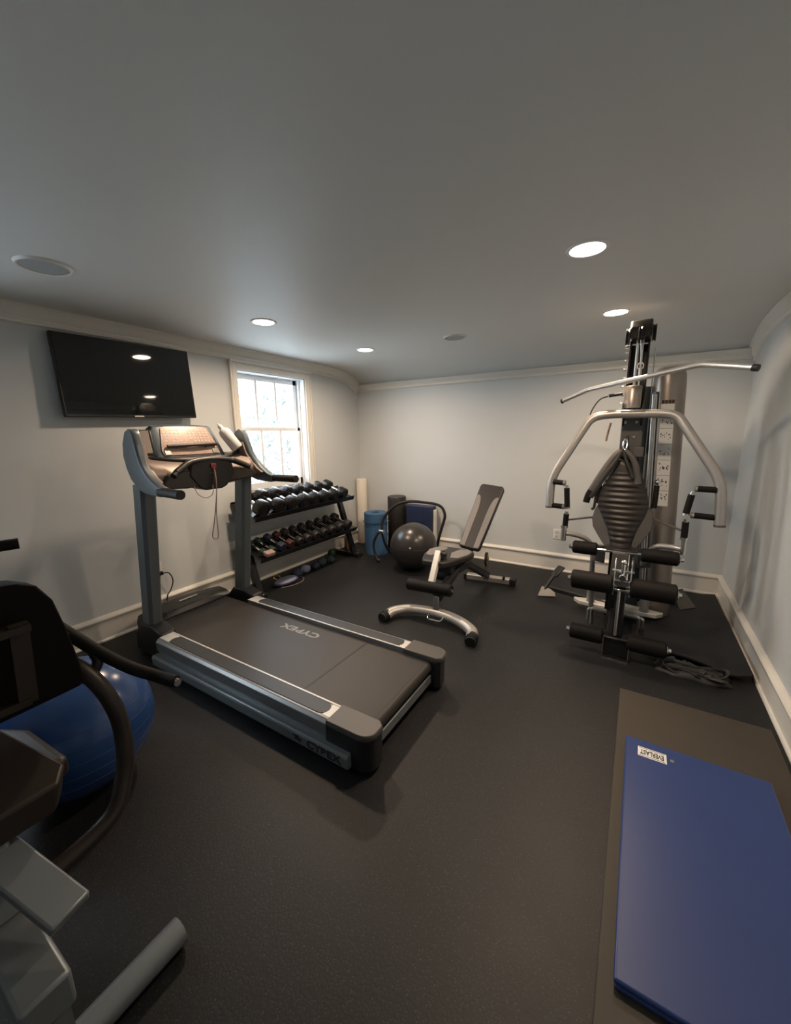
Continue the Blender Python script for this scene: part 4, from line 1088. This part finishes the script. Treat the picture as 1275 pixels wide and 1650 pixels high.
# ------------------------------------------------------------------ mats and cables at right
t = thing('rubber_mat', (.45, 3.95, 0), 'thick black rubber mat curling up against the right wall beside the cable machine', 'mat')
grid = []
for i in range(25):
    v = i / 24; y = 3.17 + 1.45 * v; row = []
    for j in range(17):
        u = j / 16; x = .16 + .585 * u
        lift = .055 * math.exp(-((v) / .16) ** 2) * math.sin(PI * min(1, u * 1.0 + .12)) + .05 * max(0, u - .8) / .2 * (1 - .6 * v)
        yy = y - .10 * u * (1 - v) + .10 * (1 - v) * math.sin(PI * u) * -.2
        row.append(Vector((x, yy, .010 + lift)))
    grid.append(row)
obj('mat_sheet', MB().sheet(grid, (0, 0, .012)), 'rubber', t, ang=60)
def crumple(name, c, s, seed, m, lab, cat):
    rnd = random.Random(seed); mb = MB(); c = Vector(c)
    for k in range(9):
        pts = []
        a = rnd.uniform(0, 6.3)
        for q in range(6):
            pts.append(Vector((rnd.uniform(-1, 1) * s[0] * .85, rnd.uniform(-1, 1) * s[1] * .85, rnd.uniform(.15, 1) * s[2])))
        mb.tube(smooth_path(pts, 5), .011, 7, sx=1.5, sy=.6)
    mb2 = MB().ball((0, 0, 0), 1, 24)
    for v in mb2.v:
        k = 1 + .16 * math.sin(v.x * 7 + seed) * math.cos(v.y * 6) ; v.x *= s[0] * k; v.y *= s[1] * k; v.z = max(0, v.z) * s[2] * .7 * k + .002
    mb.add(mb2.v, mb2.f)
    for v in mb.v: v.z = max(v.z, .002)
    o = obj(name, mb, m, loc=(0, 0, 0)); o.location = c; tag(o, lab, cat); return o
crumple('strap_bundle', (.43, 3.02, 0), (.21, .085, .055), 5, 'ink', 'tangled bundle of dark nylon straps on the floor before the rubber mat', 'straps')
t = thing('yoga_mat', (.40, 1.75, 0), 'olive brown yoga mat on the floor along the right wall', 'mat')
obj('mat_sheet', MB().span((.032, .86, .001), (.742, 2.612, .012)), 'olive', t, bevel=.004)
t = thing('folding_mat', (.36, 1.55, .012), 'royal blue folding mat with a white label lying on the olive yoga mat', 'mat')
obj('lower_panel', MB().span((.078, 1.04, .0125), (.640, 2.128, .030)), 'royal', t, bevel=.007, seg=3)
up_ = obj('upper_panel', MB().span((.074, 1.04, .0305), (.640, 2.133, .049)), 'royal', t, bevel=.008, seg=3)
lb = obj('label_patch', MB().span((.128, 2.010, .0485), (.246, 2.075, .0500)), 'white', up_)
text('label_lettering', 'EVERLAST', .044, 'ink', lb, (.187, 2.0435, .0502), (0, 0, PI), .0003, .0014, .50)
obj('label_border', MB().span((.134, 2.015, .0500), (.240, 2.018, .0503)).span((.134, 2.067, .0500), (.240, 2.070, .0503)), 'ink', lb)
obj('snap_button', MB().cyl((.268, 2.045, .0485), (.268, 2.045, .051), .009, n=16), 'steel', up_)

# ------------------------------------------------------------------ exercise bike at the left, cut by the frame
t = thing('exercise_bike', (-1.7, .25, 0), 'black recumbent exercise bike seen from behind at the left edge', 'exercise bike')
# back rest: slightly curved padded shell
def backrest():
    loops = []
    for (z, y0, y1, x) in ((.80, -.17, .440, -1.50), (.84, -.18, .450, -1.49), (.92, -.17, .440, -1.485), (1.02, -.14, .425, -1.48), (1.12, -.11, .405, -1.475), (1.175, -.09, .375, -1.475), (1.195, -.05, .335, -1.475), (1.203, .0, .28, -1.475)):
        ring = []
        for k in range(13):
            u = -1 + k / 6; y = (y0 + y1) / 2 + u * (y1 - y0) / 2
            ring.append(Vector((x + .012 * (1 - u * u), y, z)))
        for k in range(13):
            u = 1 - k / 6; y = (y0 + y1) / 2 + u * (y1 - y0) / 2 * .97
            ring.append(Vector((x - .075 - .015 * (1 - u * u), y, z)))
        loops.append(ring)
    return MB().loft(loops)
obj('backrest', backrest(), 'bike_black', t, bevel=.010, seg=2, ang=50)
mb = MB().bar((-1.43, .295, .86), (-1.42, .305, 1.10), .042, .02, (1, 0, 0)).bar((-1.43, -.13, .86), (-1.42, -.13, 1.10), .042, .02, (1, 0, 0))
mb.bar((-1.42, -.15, 1.085), (-1.42, .327, 1.085), .04, .02).bar((-1.43, -.14, .865), (-1.43, .30, .865), .03, .02)
obj('back_frame', mb, 'brown_metal', t)
obj('seat', MB().loft([[Vector((x, y, z)) for x, y in ((-1.95, -.02), (-1.95, .28), (-1.80, .36), (-1.52, .38), (-1.52, -.12), (-1.80, -.10))] for z in (.50, .57)]), 'vinyl', t, bevel=.02, seg=3)
obj('seat_carriage', MB().loft([[Vector(p) for p in ((-1.62, -.10, z0), (-1.62, .245 - o, z0), (-1.385, .335 - o, z1), (-1.33, .30 - o, z1 - .01), (-1.33, -.10, z1 - .01))] for z0, z1, o in ((.66, .56, .02), (.745, .645, 0))]), 'brown_metal', t, bevel=.010, seg=3)
obj('seat_rail', MB().bar((-1.60, .10, .60), (-1.10, .22, .44), .09, .03, (0, 0, 1)), 'metal_grey', t, bevel=.006)
obj('main_beam', MB().bar((-1.05, .14, .30), (-2.55, .14, .30), .10, .10).bar((-1.35, .14, .34), (-1.40, .14, .60), .09, .09, (0, 1, 0)), 'metal_grey', t, bevel=.01)
obj('base_bar', MB().tube([(-1.12, -.16, .045), (-1.12, .46, .045)], .04, 14).bar((-1.12, .14, .06), (-1.12, .14, .32), .08, .08, (0, 1, 0)), 'metal_grey', t)
obj('base_bar', MB().tube([(-2.5, -.16, .045), (-2.5, .44, .045)], .04, 14).bar((-2.5, .14, .06), (-2.5, .14, .32), .08, .08, (0, 1, 0)), 'metal_grey', t)
obj('drive_housing', MB().lathe((-2.42, .07, .50), [(0, 0), (.20, 0), (.22, .02), (.22, .12), (.20, .14), (0, .14)], 32, (0, 1, 0)), 'black', t)
for s, y, dz in ((-1, .03, -.12), (1, .26, .12)):
    cr = obj('crank', MB().bar((-2.42, y, .50), (-2.42 - .07, y, .50 + dz), .02, .03, (0, 1, 0)), 'steel', t)
    obj('pedal', MB().box((-2.49, y + s * .06, .50 + dz), (.09, .10, .025)), 'black', cr, bevel=.004)
obj('console_mast', MB().bar((-2.45, .14, .60), (-2.30, .14, 1.15), .06, .08, (0, 1, 0)), 'metal_grey', t)
obj('console', MB().box((-2.33, .14, 1.21), (.06, .24, .16), (0, .3, 0)), 'black', t, bevel=.012)
obj('front_handle', MB().tube(round_path([(-2.26, .02, 1.12), (-2.20, .05, 1.16), (-2.16, .30, 1.185), (-2.10, .505, 1.188)], .05, 5), .022, 14), 'foam', t)
# side handle and curved post
obj('side_post', MB().tube(smooth_path([(-1.66, .430, .86), (-1.585, .470, .815), (-1.535, .505, .735), (-1.50, .525, .63), (-1.475, .520, .52), (-1.455, .495, .42), (-1.42, .42, .33), (-1.40, .20, .30)], 7), .027, 14), 'brown_metal', t)
sh = obj('side_handle', MB().tube(smooth_path([(-1.74, .44, .985), (-1.68, .475, .93), (-1.58, .53, .85), (-1.50, .585, .785), (-1.42, .635, .748), (-1.34, .655, .742)], 7), .021, 14), 'foam', t)
obj('handle_joint', MB().tube(smooth_path([(-1.60, .515, .865), (-1.575, .52, .82), (-1.585, .49, .775), (-1.62, .46, .77)], 5), .018, 10), 'black', sh)
obj('chrome_end', MB().cyl((-1.35, .655, .742), (-1.325, .656, .742), .013), 'steel', sh)
obj('handle_plate', MB().bar((-1.76, .445, .99), (-1.66, .47, .91), .05, .012, (0, 1, 0)), 'steel', sh)

# ------------------------------------------------------------------ wall fittings
t = thing('wall_outlet', (-.72, YB, .44), 'white wall outlet plate above the far baseboard, left of the cable machine', 'outlet')
obj('plate', MB().span((-.765, YB - .007, .375), (-.685, YB, .495)), 'white', t, bevel=.003)
mb = MB()
for z in (.410, .458): mb.span((-.745, YB - .010, z - .017), (-.705, YB - .006, z + .017))
obj('receptacle', mb, 'silver_light', t, bevel=.004)
t = thing('wall_outlet', (XL, 1.735, .46), 'white wall outlet behind the left treadmill post', 'outlet')
obj('plate', MB().span((XL, 1.66, .40), (XL + .007, 1.745, .52)), 'white', t, bevel=.003)
t = thing('power_cord', (XL + .02, 1.76, .43), 'black power cord looping from the wall outlet down behind the treadmill', 'cord')
obj('plug', MB().span((XL + .007, 1.70, .405), (XL + .04, 1.735, .435)), 'rubber', t, bevel=.004)
obj('cord', MB().tube(smooth_path([(XL + .04, 1.72, .42), (XL + .065, 1.765, .415), (XL + .07, 1.79, .34), (XL + .065, 1.765, .26), (XL + .055, 1.73, .20), (XL + .07, 1.72, .06), (XL + .12, 1.75, .012)], 6), .005, 8), 'rubber', t)

# ------------------------------------------------------------------ outside the window
def tree(c, h, r_, seed, lab):
    rnd = random.Random(seed)
    t = thing('garden_tree', c, lab, 'tree')
    c = Vector(c)
    mb = MB().tube([c, c + Vector((.1, .05, h * .4)), c + Vector((0, .1, h * .8))], [.12, .08, .03], 8)
    for k in range(7):
        a = rnd.uniform(0, 6.3); z0 = h * rnd.uniform(.3, .6)
        mb.tube([c + Vector((.05, .05, z0)), c + Vector((math.cos(a) * r_ * .7, math.sin(a) * r_ * .7, z0 + h * .25))], [.035, .01], 6)
    obj('trunk', mb, 'bark', t)
    mb = MB()
    for k in range(2600):
        a = rnd.uniform(0, 6.3); el = rnd.uniform(-1, 1); rr = r_ * rnd.uniform(.45, 1) ** .6
        p = c + Vector((math.cos(a) * math.sqrt(1 - el * el) * rr, math.sin(a) * math.sqrt(1 - el * el) * rr, h * .62 + el * h * .42))
        s = rnd.uniform(.05, .13); u = Vector((rnd.uniform(-1, 1), rnd.uniform(-1, 1), rnd.uniform(-1, 1))).normalized(); v = u.orthogonal().normalized()
        mb.add([p - u * s, p + v * s * .5, p + u * s, p - v * s * .5], [(0, 1, 2, 3)])
    obj('foliage', mb, 'leaf', t)
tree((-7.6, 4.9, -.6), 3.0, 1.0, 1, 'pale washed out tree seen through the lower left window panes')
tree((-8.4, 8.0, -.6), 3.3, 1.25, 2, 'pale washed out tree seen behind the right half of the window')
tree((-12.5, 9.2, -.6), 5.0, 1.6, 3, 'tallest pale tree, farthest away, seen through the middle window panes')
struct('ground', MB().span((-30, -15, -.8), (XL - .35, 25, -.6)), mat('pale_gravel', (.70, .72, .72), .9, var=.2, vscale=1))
